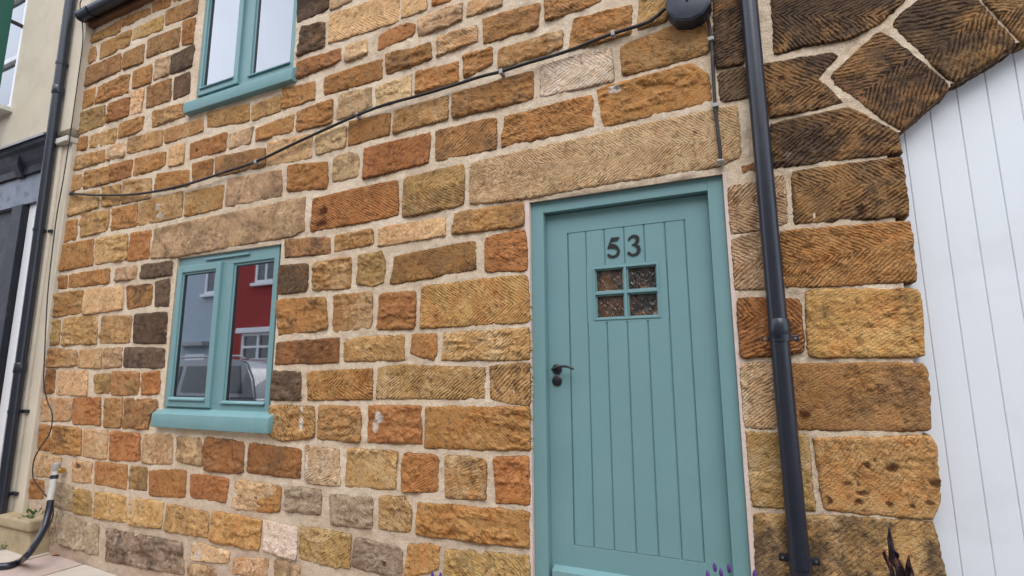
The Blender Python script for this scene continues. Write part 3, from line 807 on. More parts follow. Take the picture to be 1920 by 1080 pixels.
# ---- windows
def rect_frame(b, x0, x1, z0, z1, y0, y1, wl, wr, wt, wb, bev=.003):
    b.box(x0, x0+wl, y0, y1, z0, z1, bev); b.box(x1-wr, x1, y0, y1, z0, z1, bev)
    b.box(x0+wl-.001, x1-wr+.001, y0+.0004, y1, z1-wt, z1, bev); b.box(x0+wl-.001, x1-wr+.001, y0+.0004, y1, z0, z0+wb, bev)
def pane(x0, x1, z0, z1, y, mat, parent):
    return sub(MB().box(x0, x1, y, y+.004, z0, z1, 0).build('pane', mat), parent)
def window(y, x0, x1, z0, z1, split, glassmat, vent=None, ctop=.028):
    fb = MB(); wf = .045
    xm0, xm1 = split
    wt = max(wf, ctop+.02)
    rect_frame(fb, x0, x1, z0, z1, y, y+.07, wf, wf, wt, wf); fb.box(xm0, xm1, y+.0006, y+.07, z0+wf-.001, z1-wt+.001, .003)
    frame = hp(fb.build('window', M_TEAL))
    # opening casement stands proud of the frame, with stepped glazing bead
    s = MB(); sx0, sx1, sz0, sz1 = x0+.016, xm0+.030, z0+.016, z1-ctop
    rect_frame(s, sx0, sx1, sz0, sz1, y-.022, y+.03, .05, .05, .05, .055, .004)
    rect_frame(s, sx0+.05, sx1-.05, sz0+.055, sz1-.05, y-.010, y+.02, .014, .014, .014, .014, .002)
    s.prism([(sx0+.045, y-.021, sz0+.070), (sx0+.045, y-.036, sz0+.056), (sx0+.045, y-.036, sz0+.048), (sx0+.045, y-.021, sz0+.048)], (sx1-sx0-.09, 0, 0))
    sub(s.build('casement', M_TEAL), frame)
    gk = MB(); rect_frame(gk, sx0+.0638, sx1-.0638, sz0+.0688, sz1-.0638, y-.004, y+.012, .006, .006, .006, .006, 0)
    sub(gk.build('gasket', M_IRON), frame)
    pane(sx0+.066, sx1-.066, sz0+.071, sz1-.066, y+.004, glassmat, frame)
    # fixed light
    g = MB(); fx0, fx1, fz0, fz1 = xm1, x1-wf, z0+wf, z1-wt
    rect_frame(g, fx0-.001, fx1+.001, fz0-.001, fz1+.001, y+.012, y+.04, .018, .012, .018, .018, .003)
    g.prism([(fx0-.012, y+.0095, fz0+.022), (fx0-.012, y-.016, fz0+.010), (fx0-.012, y-.016, fz0+.002), (fx0-.012, y+.0095, fz0+.002)], (fx1-fx0+.02, 0, 0))
    sub(g.build('fixed_light_bead', M_TEAL), frame)
    gk = MB(); rect_frame(gk, fx0+.0168, fx1-.0108, fz0+.0168, fz1-.0168, y+.016, y+.032, .007, .007, .007, .007, 0)
    sub(gk.build('gasket', M_IRON), frame)
    pane(fx0+.018, fx1-.012, fz0+.018, fz1-.018, y+.024, glassmat, frame)
    if vent:
        v = MB(); v.box(vent[0], vent[1], y-.016, y+.001, vent[2]-.008, vent[2]+.008, .004); sub(v.build('trickle_vent', M_TEAL), frame)
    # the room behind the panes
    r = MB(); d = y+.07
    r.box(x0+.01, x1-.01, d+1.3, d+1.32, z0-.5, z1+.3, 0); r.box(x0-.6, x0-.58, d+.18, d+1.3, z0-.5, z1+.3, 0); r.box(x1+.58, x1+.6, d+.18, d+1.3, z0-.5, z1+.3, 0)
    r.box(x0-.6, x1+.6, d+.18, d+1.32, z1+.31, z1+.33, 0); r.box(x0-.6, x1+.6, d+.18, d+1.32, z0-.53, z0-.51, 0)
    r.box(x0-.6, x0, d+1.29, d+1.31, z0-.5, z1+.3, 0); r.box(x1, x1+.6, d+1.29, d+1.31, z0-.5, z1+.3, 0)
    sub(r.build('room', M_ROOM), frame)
    c = MB(); c.box(x0-.006, x0+.030, d+.002, d+.19, z0, z1, .002); c.box(x0+.031, x1, d+.002, d+.19, z0-.02, z0+.012, .002)
    c.box(x1-.03, x1+.006, d+.002, d+.19, z0+.013, z1, .002)
    for xa in (x0+.012, xm1-.035): c.box(xa, xa+.11, d+.03, d+.045, z0+.013, z1-.01, .002)
    sub(c.build('inner_reveal', M_CURT), frame)
    return frame
def sill(x0, x1, z0, z1, yf, zb, parent, yb):
    b = MB(); b.prism([(x0, yf, z0), (x0, yf, z1), (x0, yb, zb), (x0, yb+.05, zb), (x0, yb+.05, z0)], (x1-x0, 0, 0), .006)
    o = b.build('sill', M_SILLP, None, True); return sub(o, parent)
fx0 = mid2(X(337, 485, LWY), X(313, 760, LWY)); fx1 = X(507, 620, LWY+.02)+.057
fz0 = Z(400, 769, LWY); fz1 = lz1+.022
xm = (X(411, 620, LWY), X(429, 620, LWY))
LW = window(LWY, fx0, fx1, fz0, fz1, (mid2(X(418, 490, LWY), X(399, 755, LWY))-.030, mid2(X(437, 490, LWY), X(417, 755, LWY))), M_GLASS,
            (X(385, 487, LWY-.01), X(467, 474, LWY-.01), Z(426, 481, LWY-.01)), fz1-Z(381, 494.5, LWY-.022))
sill(X(283, 788, -.05), X(502, 797, -.05), Z(391, 807, -.05), Z(393, 779, -.05), -.05, fz0+.004, LW, LWY-.002)
gx0_ = mid2(X(387, 0, UWY), X(371, 180, UWY)); ufz0 = Z(450, 161, UWY)
UW = window(UWY, gx0_, X(549, 60, UWY+.02)+.057, ufz0, ufz0+1.06, (X(452, 70, UWY)-.004, X(474, 70, UWY)), M_UGLASS)
sill(X(343, 200, -.05), X(547, 138, -.05), mid2(Z(343, 212, -.05), Z(547, 149, -.05)), mid2(Z(345, 193, -.05), Z(546, 128, -.05)), -.05, ufz0+.004, UW, UWY-.002)

# ---- front door
db = MB(); y = DOOR_Y
ox0 = mid2(X(996, 400, y), X(1003, 1075, y)); ox1 = mid2(X(1354, 330, y), X(1409, 1075, y)); oz1 = mid2(Z(996, 381, y), Z(1354, 328, y))
ix0 = mid2(X(1018, 410, y), X(1029, 1075, y)); ix1 = mid2(X(1326, 360, y), X(1375, 1075, y)); iz1 = mid2(Z(1018, 400, y), Z(1325, 357, y))
ZB = Z(1036, 1066, .075)-.16          # foot of the door leaf
db.box(ox0, ix0, y, y+.12, ZB-.03, oz1, .003); db.box(ix1, ox1, y, y+.12, ZB-.03, oz1, .003); db.box(ix0-.001, ix1+.001, y+.0005, y+.12, iz1, oz1, .003)
# rebate
db.box(ix0-.002, ix0+.012, y+.047, y+.12, ZB, iz1+.002, .001); db.box(ix1-.012, ix1+.002, y+.047, y+.12, ZB, iz1+.002, .001)
dframe = hp(db.build('door_frame', M_TEAL))
LY = .075                              # face of the leaf
lb = MB(); q = LY
px0 = mid2(X(1062, 438, q), X(1077, 1023, q)); px1 = mid2(X(1283, 411, q), X(1323, 1055, q)); pz1 = mid2(Z(1062, 438, q), Z(1283, 411, q)); pz0 = mid2(Z(1077, 1023, q), Z(1323, 1055, q))
lx0_, lx1_, lz1_ = ix0+.003, ix1-.003, iz1-.003
lb.box(lx0_, px0, q, q+.05, ZB, lz1_, .0015); lb.box(px1, lx1_, q, q+.05, ZB, lz1_, .0015)
lb.box(px0-.001, px1+.001, q+.0003, q+.05, pz1, lz1_, .0015); lb.box(px0-.001, px1+.001, q+.0003, q+.05, ZB, pz0, .0015)
# back board with the lights cut through
gx_ = [mid2(X(a, 430, q), X(b, 1035, q)) for a, b in ((1096, 1115), (1131, 1152.5), (1167.5, 1194), (1205, 1236), (1244, 1280))]
wz1 = mid2(Z(1111, 502, q), Z(1234, 492, q)); wz0 = mid2(Z(1114.5, 601, q), Z(1239.5, 595.5, q)); wx0 = mid2(X(1111, 502, q), X(1114.5, 601, q)); wx1 = mid2(X(1234, 492, q), X(1239.5, 595.5, q))
for a, b_, c, d in ((px0, wx0, pz0, pz1), (wx1, px1, pz0, pz1), (wx0, wx1, pz0, wz0), (wx0, wx1, wz1, pz1)): lb.box(a-.002, b_+.002, q+.010, q+.03, c-.002, d+.002, 0)
door = hp(lb.build('front_door', M_TEAL))
def plank(x0, x1, z0, z1, cl=True, cr=True, name='plank'):
    c = .0055; g = .0012
    p = [(x0+g, q+.012), (x0+g, q+.0006+(c if cl else 0)), ]
    if cl: p.append((x0+g+c, q+.0006))
    if cr: p += [(x1-g-c, q+.0006), (x1-g, q+.0006+c)]
    else: p.append((x1-g, q+.0006))
    p.append((x1-g, q+.012))
    return sub(MB().prism([(a, b, z0) for a, b in p], (0, 0, z1-z0)).build(name, M_TEAL), door)
e = .0025
bw0, bw1 = wz0-.010, wz1+.010
xs = [px0+e]+gx_+[px1-e]
for k in range(6):
    if k in (0, 5): plank(xs[k], xs[k+1], pz0+e, pz1-e)
    else: plank(xs[k], xs[k+1], bw1, pz1-e); plank(xs[k], xs[k+1], pz0+e, bw0)
# flat block carrying the four lights
sb = MB(); sx0, sx1 = gx_[0]+.0012, gx_[4]-.0012; yq = q+.0006
sb.box(sx0, wx0, yq, q+.012, bw0, bw1, 0); sb.box(wx1, sx1, yq, q+.012, bw0, bw1, 0)
sb.box(wx0, wx1, yq, q+.012, wz1, bw1, 0); sb.box(wx0, wx1, yq, q+.012, bw0, wz0, 0)
sub(sb.build('light_surround', M_TEAL), door)
gb = MB(); bar = .014; xmid = .5*(wx0+wx1); zmid = .5*(wz0+wz1)
rect_frame(gb, wx0, wx1, wz0, wz1, q-.004, q+.02, .010, .010, .010, .010, .002)
gb.box(xmid-bar/2, xmid+bar/2, q-.003, q+.03, wz0+.009, wz1-.009, .002); gb.box(wx0+.009, xmid-bar/2+.001, q-.0026, q+.03, zmid-bar/2, zmid+bar/2, .002); gb.box(xmid+bar/2-.001, wx1-.009, q-.0026, q+.03, zmid-bar/2, zmid+bar/2, .002)
for (a, b_) in ((wx0+.009, xmid-bar/2), (xmid+bar/2, wx1-.009)):
    for (c, d) in ((wz0+.009, zmid-bar/2), (zmid+bar/2, wz1-.009)):
        rect_frame(gb, a, b_, c, d, q+.008, q+.028, .007, .007, .007, .007, .001)
        sub(MB().box(a+.004, b_-.004, q+.023, q+.03, c+.004, d-.004, 0).build('pane', M_OBSC), door)
sub(gb.build('glazing_bars', M_TEAL), door)
# numbers
def digit(pts, sx, sy):
    P = []
    for i, (a, b_) in enumerate(pts): P.append(W(1020+a/5.4, 420+b_/5.4, q-.004))
    P = [Vector((p.x, q-.005, p.z)) for p in P]
    b = bmesh.new(); A = [b.verts.new(p) for p in P]; f = b.faces.new(A); f.normal_update()
    bmesh.ops.triangulate(b, faces=[f]); r = bmesh.ops.extrude_face_region(b, geom=b.faces[:])
    for v in r['geom']:
        if isinstance(v, bmesh.types.BMVert): v.co.y += .0058
    bmesh.ops.recalc_face_normals(b, faces=b.faces[:])
    return sub(MB().merge(b).build('digit', M_IRON), door)
digit([(680,139),(762,130),(743,166),(684,174),(672,200),(700,198),(735,212),(758,238),(768,270),(760,305),(735,330),(700,342),(665,338),(645,325),(640,310),(650,300),(665,303),(680,315),(700,320),(722,312),(738,290),(740,270),(730,252),(705,243),(675,244),(640,248)], 0, 0)
digit([(848,165),(860,135),(885,115),(915,106),(945,112),(963,132),(965,160),(955,185),(938,203),(960,212),(976,235),(978,265),(965,295),(940,315),(905,324),(870,318),(848,305),(843,288),(855,278),(870,283),(885,297),(905,302),(928,292),(942,270),(940,245),(925,225),(905,216),(888,214),(888,208),(912,195),(928,172),(928,150),(915,135),(898,132),(880,142),(865,162)], 0, 0)
# handle
hc = W(1045, 692, q); ec = W(1045, 714, q)
hb = MB(); hb.tube([(hc.x, q+.001, hc.z), (hc.x, q-.007, hc.z), (hc.x, q-.010, hc.z)], [.026, .026, .022], 28)
hb.tube([(hc.x, q-.009, hc.z), (hc.x, q-.045, hc.z)], .009, 14)
h0, h1, h2, h3 = W(1034, 693, q-.05), W(1047, 688, q-.05), W(1062, 687, q-.05), W(1076, 692, q-.045)
hb.tube(spline([h0, h1, h2, h3], 6), .0065, 12)
sub(hb.build('handle', M_IRON, None, True), door)
kb = MB(); kb.tube([(ec.x, q+.001, ec.z), (ec.x, q-.007, ec.z), (ec.x, q-.010, ec.z)], [.026, .026, .022], 28)
kb.tube([(ec.x, q-.009, ec.z+.004), (ec.x, q-.013, ec.z+.004)], .008, 14); kb.box(ec.x-.004, ec.x+.004, q-.013, q-.009, ec.z-.016, ec.z, .001)
sub(kb.build('escutcheon', M_IRON, None, True), door)
wb = MB(); zt = Z(1036, 1066, q-.03)
wb.prism([(lx0_+.012, q+.001, zt+.012), (lx0_+.012, q-.035, zt-.006), (lx0_+.012, q-.035, zt-.05), (lx0_+.012, q+.001, zt-.05)], (lx1_-lx0_-.024, 0, 0), .002)
sub(wb.build('weatherboard', M_SILLP), door)
# pinkish lime fillet round the frame, and the stone step
fb = MB()
for (a, b_) in ((dx0-.016, ox0-.0005), (ox1+.0005, dx1+.012)): fb.box(a, b_, .002, .12, .28, oz1+.002, .004)
fb.box(ox0-.002, ox1+.002, .012, .12, oz1+.001, dz1+.02, .003)
hp(fb.build('mortar_fillet', M_REVEAL))
stp = MB(); stp.box(dx0-.06, dx1+.06, -.26, .13, -.35, ZB-.032, .01); hp(stp.build('door_step', M_KERB, None, True))

# ---- archway doors: white boards behind the stone arch
GY = .072
bx = [X(p, 400, GY) for p in (1715, 1771.5, 1828, 1888)]
pitch = (bx[3]-bx[0])/3
gd = MB(); gd.box(GX0-.1, GX1+.1, GY+.012, GY+.05, -.2, ARCH_C[1]+ARCH_R+.1, 0)
garage = hp(gd.build('archway_door', M_WHITE))
xb = bx[0]-pitch; 
while xb < GX1+.05:
    p = [(xb+.0004, GY+.014), (xb+.0004, GY+.003), (xb+.003, GY), (xb+pitch-.003, GY), (xb+pitch-.0004, GY+.003), (xb+pitch-.0004, GY+.014)]
    o = MB().prism([(a, b_, -.18) for a, b_ in p], (0, 0, ARCH_C[1]+ARCH_R+.2)).build('board', M_WHITE); sub(o, garage); xb += pitch
# ---- eaves
ev = MB(); ev.prism([(HX0-.02, -.045, HZ1-.06), (HX0-.02, -.045, HZ1+.05), (HX0-.02, .1, HZ1+.05), (HX0-.02, .1, HZ1-.06)], (HX1-HX0, 0, 0), .004)
hp(ev.build('eaves_board', M_TIMBER))
roof = hp(MB().prism([(HX0-.05, -.05, HZ1+.07), (HX0-.05, 4.4, HZ1+3.6), (HX0-.05, 4.4, HZ1+3.5), (HX0-.05, .0, HZ1+.05)], (HX1-HX0, 0, 0)).build('roof', M_SLATE))
for k in range(26):
    xs_ = HX0-.06+k*.25
    sub(MB().prism([(xs_, -.13, HZ1+.075), (xs_, .35, HZ1+.46), (xs_, .35, HZ1+.448), (xs_, -.13, HZ1+.063)], (.246, 0, 0)).build('slate', M_SLATE), roof)
# side and back of the house, so the wall has its thickness
sh = MB(); sh.box(HX0+.001, HX0+.3, .04, 8, -.3, HZ1, 0); sh.box(HX1-.3, HX1, .04, 8, -.3, HZ1, 0); sh.box(HX0, HX1, 7.9, 8.1, -.3, HZ1, 0)
hp(sh.build('side_wall', M_MORTAR))
# ------------------------------------------------------------------ ground
g1, g2 = W(67, 1027), W(200, 1072)
gs = (g2.z-g1.z)/(g2.x-g1.x); 
def gz_(x): return g1.z+gs*(x-g1.x)
def sloped(o):                # street falls gently to the right
    for v in o.data.vertices: v.co.z += gz_(v.co.x)
    return o
def grid_plane(name, x0, x1, y0, y1, z, mat, nx=2):
    b = MB(); b.box(x0, x1, y0, y1, z-.1, z, 0); o = sloped(b.build(name, mat)); tag(o, None, None, kind='structure'); return o
pav = grid_plane('pavement', -30, 14, -1.78, .03, -.007, M_JOINT)
tag(pav, 'pavement of pink and buff square concrete slabs along the house foot', 'pavement')
road = grid_plane('road', -60, 40, -7.2, -1.9, -.12, M_ASPHALT); tag(road, 'dark asphalt road between the two terraces', 'road')
far = grid_plane('far_pavement', -60, 40, -9.5, -7.2, -.005, M_SLAB_B); tag(far, 'pale far pavement below the red house', 'pavement')
kerb = grid_plane('kerb', -60, 40, -1.92, -1.775, -.004, M_KERB); tag(kerb, 'stone kerb edging the slab pavement', 'kerb')
tag(grid_plane('ground', -90, 90, -60, 60, -.5, M_ASPHALT), 'broad ground under the street', 'ground')
S_ = .45; rs = random.Random(4)
jy = W(55, 1080).y
cells = []
for i in range(-15, 8):
    for j in range(4):
        x0 = -5.17+i*S_; y0 = -.46-j*S_+.02
        cells.append((x0, y0))
me_s = None
slabm = [MB().box(.011, S_-.011, .011, S_-.011, -.04, 0, .003).build('slab', m_) for m_ in (M_SLAB_A, M_SLAB_B)]
protos = [o.data for o in slabm]
for o in slabm: bpy.data.objects.remove(o)
for k, (x0, y0) in enumerate(cells):
    i = int(round((x0+5.17)/S_)); j = int(round((-.44-y0)/S_))
    o = bpy.data.objects.new('slab', protos[(i*7+j*3+(i*j) % 3) % 2]); COL.objects.link(o); o.parent = pav
    o.location = (x0, y0, gz_(x0)+rs.uniform(-.0015, .0015)); o.rotation_euler = (0, -math.atan(gs), 0)
# ------------------------------------------------------------------ pipes and cables
def downpipe(pts, r, label, joints, clips, yp, name='downpipe', wally=0.):
    root = empty(name, pts[-1]); tag(root, label, 'downpipe')
    inv = Matrix.Translation(-Vector(pts[-1]))
    def ch(o): o.parent = root; o.matrix_parent_inverse = inv; return o
    ch(MB().tube(pts, r, 28).build('pipe', M_PVC, None, True))
    a, b = Vector(pts[0]), Vector(pts[-1])
    at = lambda z: a+(b-a)*((z-a.z)/(b.z-a.z))
    for z in joints:
        p = at(z); ch(MB().tube([p+Vector((0, 0, -.045)), p+Vector((0, 0, -.04)), p+Vector((0, 0, .04)), p+Vector((0, 0, .045))], [r+.001, r+.005, r+.005, r+.001], 28).build('joint_collar', M_PVC, None, True))
    for z in clips:
        p = at(z)
        c = MB(); c.tube([p+Vector((0, 0, -.014)), p+Vector((0, 0, .014))], r+.005, 28); 
        gap = wally-p.y
        c.box(p.x-r-.036, p.x+r+.036, wally-.014, wally+.008, p.z-.014, p.z+.014, .003); c.box(p.x-.02, p.x+.02, p.y, wally, p.z-.012, p.z+.012, .002)
        cl = ch(c.build('bracket', M_PVC, None, True))
        for s in (-1, 1):
            q_ = Vector((p.x+s*(r+.022), wally-.017, p.z)); b_ = MB().tube([q_+Vector((0, .006, 0)), q_], .005, 10).build('screw', M_STEEL, None); b_.parent = cl
    return root
py_ = -.060; pr = .037
xr = .5*(X(1404.5, 3, py_)+X(1501, 1070, py_))
downpipe([(X(1404, 3, py_), py_, 4.62), (X(1404, 3, py_), py_, Z(1404, 0, py_)), (X(1501, 1070, py_), py_, Z(1501, 1070, py_)), (X(1501, 1070, py_)+.004, py_, gz_(0)+.02)], pr,
         'round black plastic downpipe fixed between the front door and the stone arch', [Z(1460, 618, py_)], [Z(1460, 634, py_), Z(1499, 1056, py_), 3.9], py_)
# junction box
jb = MB(); jy_ = -.085
poly = [(1247, -60), (1250, 22), (1266, 39), (1295, 38), (1318, 26), (1333, 4), (1330, -60)]
jb.prism([(W(a, b, jy_).x, jy_, W(a, b, jy_).z) for a, b in poly], (0, .085-.004, 0), .006)
jbo = jb.build('junction_box', M_NAVY, None, True); tag(jbo, 'navy plastic cable junction box with angled base above the door lintel', 'junction box')
sc = W(1288, 2, jy_-.001); o = MB().tube([(sc.x, jy_+.003, sc.z), (sc.x, jy_-.004, sc.z)], .006, 12).build('screw', M_IRON); o.parent = jbo
lid = MB().prism([(W(a, b, jy_-.004).x, jy_-.004, W(a, b, jy_-.004).z) for a, b in [(1250, -62), (1253, 20), (1268, 35), (1294, 34), (1316, 23), (1329, 3), (1327, -62)]], (0, .0045, 0), .0015).build('lid', M_NAVY, None, True); lid.parent = jbo
# long black cable
cp = [(127,362),(150,364),(190,366),(240,365),(290,359),(360,343),(420,323),(480,303),(550,270),(620,238),(670,216),(720,197),(790,178),(850,160),(900,144),(940,134),(990,118),(1060,97),(1140,66),(1200,47),(1225,35),(1247,16)]
pts = []
for i, (a, b) in enumerate(cp): pts.append(W(a, b, -.030+(.03 if i == 0 else 0)-(.012*math.sin(i*1.7)**2)))
ck = MB().tube(spline(pts, 5), .0095, 10).build('service_cable', M_CABLE, None, True); tag(ck, 'long black cable sagging across the stone wall to the junction box', 'cable')
for a, b in ((670, 216), (940, 134), (1150, 62), (480, 303)):
    p = W(a, b, -.036); o = MB().box(p.x-.012, p.x+.008, -.046, .006, p.z-.015, p.z+.014, .003).build('clip', M_CLIP); o.parent = ck
vp = [W(1326, 28, -.05), W(1330, 50, -.024), W(1334, 76, -.022), W(1337, 130, -.022), W(1341, 198, -.024), W(1346, 245, -.024), W(1350, 280, -.024), W(1351, 303, -.02), W(1351, 308, 0)]
vc = MB().tube(spline(vp, 5), .0085, 10).build('drop_cable', M_CABLE, None, True); tag(vc, 'short black cable dropping from junction box into the door lintel', 'cable')
for a, b in ((1333, 74), (1341.5, 198)):
    p = W(a, b, -.024); o = MB().box(p.x-.014, p.x+.014, -.037, .004, p.z-.010, p.z+.010, .003).build('clip', M_CLIP); o.parent = vc
p = W(1351, 304, -.012); o = MB().tube([(p.x, -.012, p.z+.02), (p.x, -.018, p.z), (p.x, -.012, p.z-.018)], [.009, .018, .008], 12).build('sealant', M_CLIP, None, True); o.parent = vc
# thin wire by the corner
tw = [(178,-4),(166,14),(161,45),(155,80),(146,150),(137,215),(129,270),(118,340),(107,400),(98,470),(90,545),(86,610),(83,680),(82,715),(88,750),(97,772),(98,790),(92,815),(75,840),(64,862),(61,885),(64,900),(78,920),(92,936),(99,948),(99,968),(92,985),(84,998)]
pts = [W(a, b, -.075 if b < 740 else -.05) for a, b in tw]; pts[0].y -= .06; pts[1].y -= .07; pts[2].y -= .03
wr = MB().tube(spline(pts, 4), .0048, 8).build('thin_wire', M_CABLE, None, True); tag(wr, 'thin black wire hanging from the gutter down the house corner', 'wire')
# standpipe and black hose
sp = empty('standpipe', W(94, 938, -.09)); tag(sp, 'short off-white pipe stub with valve and brass outlet at the wall foot', 'standpipe')
def chs(o): o.parent = sp; o.matrix_parent_inverse = Matrix.Translation(-sp.location); return o
A, Bq = W(104, 882, -.06), W(94, 940, -.09)
chs(MB().tube([A, Bq], .024, 16).build('pipe', M_GREYPIPE, None, True))
v1 = W(106, 874, -.06); chs(MB().tube([v1+Vector((0, 0, .03)), v1+Vector((0, 0, .02)), v1, A], [.012, .026, .028, .026], 14).build('valve', M_CLIP, None, True))
v2 = W(119, 883, -.03); chs(MB().tube([v1+Vector((0, 0, -.01)), v2+Vector((-.03, 0, 0)), v2], [.018, .020, .02], 12).build('outlet', M_BRASS, None, True))
chs(MB().tube([A+(Bq-A)*.16, A+(Bq-A)*.28], .027, 16).build('band', M_PVC, None, True))
hz = [W(95, 938, -.09), W(90, 965, -.11), W(82, 992, -.15)]
def ongr(a, b, up=0.):         # pixel -> pavement
    d = ray(a, b); t = (gz_(-5)+up-CAM.z)/d.z; p = CAM+d*t
    for _ in range(4): t = (gz_(p.x)+up-CAM.z)/d.z; p = CAM+d*t
    return p
hz += [W(68, 1018, -.22), W(52, 1040, -.30), ongr(36, 1053, .024), ongr(18, 1060, .024), ongr(0, 1062, .024), ongr(-60, 1066, .024)]
ho = MB().tube(spline(hz, 6), .023, 16).build('black_hose', M_PVC, None, True); tag(ho, 'thick black plastic hose curving from the pipe stub onto the paving', 'hose')
# ------------------------------------------------------------------ gutter
gy = -.105; gzc = HZ1+.02
gut = empty('gutter', (HX0, gy, gzc)); tag(gut, 'black half-round plastic gutter under the slate eaves', 'gutter')
def chg(o): o.parent = gut; o.matrix_parent_inverse = Matrix.Translation(-gut.location); return o
def trough(x0, x1, r, t=.004):
    o_ = [(x0, gy+r*math.cos(a), gzc-r*math.sin(a)) for a in np.linspace(0, math.pi, 15)]
    i_ = [(x0, gy+(r-t)*math.cos(a), gzc-(r-t)*math.sin(a)) for a in np.linspace(math.pi, 0, 15)]
    return MB().prism(o_+i_, (x1-x0, 0, 0))
GXL = X(153, 30, gy)
chg(trough(GXL, 2.6, .058).build('trough', M_PVC, None, True))
es = MB().prism([(GXL-.006, gy+.062*math.cos(a), gzc-.062*math.sin(a)) for a in np.linspace(0, math.pi, 15)], (.018, 0, 0), .002); chg(es.build('end_stop', M_PVC, None, True))
for k in range(8):
    x_ = GXL+.16+k*1.0; chg(trough(x_, x_+.03, .066, .009).build('bracket', M_PVC, None, True))
    chg(MB().box(x_, x_+.03, gy+.055, .01, gzc-.03, gzc+.005, .002).build('bracket_arm', M_PVC))
# ------------------------------------------------------------------ neighbouring rendered shop
nb = empty('rendered_shop', (-7, 0, 0)); tag(nb, 'cream rendered neighbour with dark navy shopfront beside the stone house', 'shop')
def nbp(o): o.parent = nb; o.matrix_parent_inverse = Matrix.Translation((7, 0, 0)); return o
NX1 = HX0-.004; NX0 = -12.5; NY = -.02
zu = Z(40, 272, NY)                       # underside of the upper wall
nwx0, nwx1, nwz0, nwz1 = X(8, 130, NY)-.62, X(31, 130, NY), Z(28, 200, NY), Z(28, 200, NY)+1.45
ub = MB()
for a, b, c, d in ((NX0, nwx0, zu, 6.4), (nwx1, NX1-.30, zu, 6.4), (nwx0, nwx1, zu, nwz0), (nwx0, nwx1, nwz1, 6.4)): ub.box(a, b, NY, NY+.25, c, d, .0)
nwall = nbp(ub.build('upper_wall', M_RENDER))
zp = mid2(Z(112, 247, NY-.05), Z(143, 236, NY-.05))
nbp(MB().box(NX1-.30, NX1, NY-.045, NY+.2, zp, 6.4, .006).build('upper_pilaster', M_RENDER))
zc2 = mid2(Z(106, 266, NY-.06), Z(142, 258, NY-.06))
nbp(MB().box(NX1-.33, NX1+.006, NY-.075, NY+.2, zc2-.02, zc2+.035, .008).build('pilaster_cap', M_CAP))
lp = MB(); lp.box(NX1-.15, NX1, NY-.02, NY+.2, .02, zc2-.02, .008); lp.box(NX1-.29, NX1-.15, NY-.045, NY+.2, .02, zc2-.02, .02, 3)
lp.box(NX1-.32, NX1+.004, NY-.055, NY+.2, gz_(-5.8), .12, .006)
nbp(lp.build('lower_pilaster', M_RENDER))
nbp(MB().box(NX0, NX1-.30, NY-.006, NY+.02, zu-.012, zu+.012, .003).build('drip_edge', M_TERRA))
# window
wf = MB(); rect_frame(wf, nwx0, nwx1, nwz0, nwz1, NY+.004, NY+.07, .06, .06, .06, .07, .006); zt_ = nwz0+.62
wf.box(nwx0+.05, nwx1-.05, NY+.003, NY+.07, zt_-.03, zt_+.03, .006)
nwin = nbp(wf.build('window', M_UPVC)); pane(nwx0+.05, nwx1-.05, nwz0+.05, nwz1-.05, NY+.04, M_NGLASS, nwin)
sub(MB().box(nwx0+.04, nwx1-.04, NY+.3, NY+.31, nwz0, nwz1, 0).build('net_curtain', M_CURT), nwin)
sub(MB().box(nwx0-.08, nwx1+.06, NY-.09, NY+.1, nwz0-.055, nwz0-.002, .006).build('sill', M_CAP), nwin)
sub(MB().box(nwx0-.3, nwx1+.3, NY+.6, NY+.62, nwz0-.3, nwz1+.3, 0).build('room', M_DARK), nwin)
# shopfront
cx1 = NX1-.31
cn = MB(); zc3 = zu-.02
cn.prism([(NX0, .06, zc3-.34), (NX0, -.04, zc3-.34), (NX0, -.045, zc3-.27), (NX0, -.07, zc3-.22), (NX0, -.10, zc3-.14), (NX0, -.125, zc3-.11), (NX0, -.13, zc3-.05), (NX0, .06, zc3-.02)], (cx1-NX0, 0, 0), .004)
nbp(cn.build('cornice', M_SHOP))
nbp(MB().prism([(NX0, .0, zc3+.015), (NX0, -.14, zc3-.035), (NX0, -.145, zc3-.062), (NX0, -.137, zc3-.062), (NX0, -.13, zc3-.043), (NX0, .0, zc3-.002)], (cx1-NX0, 0, 0)).build('lead_flashing', M_LEAD))
nbp(MB().box(NX0, cx1, -.015, .12, zc3-.64, zc3-.34, .004).build('fascia_board', M_FASCIA))
nbp(MB().prism([(cx1-.62, .1, zc3-.36), (cx1-.62, -.05, zc3-.36), (cx1-.62, -.10, zc3-.24), (cx1-.62, -.10, zc3-.12), (cx1-.62, .1, zc3-.12)], (.10, 0, 0), .006).build('console', M_SHOP))
nbp(MB().box(cx1-.66, cx1-.46, -.035, .12, .05, zc3-.642, .006).build('shop_post', M_SHOP))
nbp(MB().box(X(33, 540, .02), X(47, 540, .02), .02, .10, .05, zc3-.642, .004).build('white_jamb', M_UPVC))
dr = MB(); dr.box(cx1-.46, X(34, 540, .02), .13, .17, .05, zc3-.642, .003); nbp(dr.build('shop_door', M_SHOP))
dr = MB(); dr.box(NX0, cx1-.66, .03, .06, .05, zc3-.642, .003); nbp(dr.build('shop_panel', M_SHOP))
nbp(MB().box(X(47.2, 540, .02), cx1+.03, .03, .14, .05, zc3-.64, .003).build('inner_jamb', M_SHOP))
# step
sa, sb_ = W(0, 987, -.12), W(60, 967, -.12)
st = MB(); x_e = X(68, 990, -.10); zt = gz_(-5.8)+.24
st.box(NX0, x_e, -.13, .2, -.1, zt-.075, .015); st.box(NX0, x_e+.02, -.155, .2, zt-.08, zt, .016, 3)
nbp(st.build('step', M_KERB, None, True))
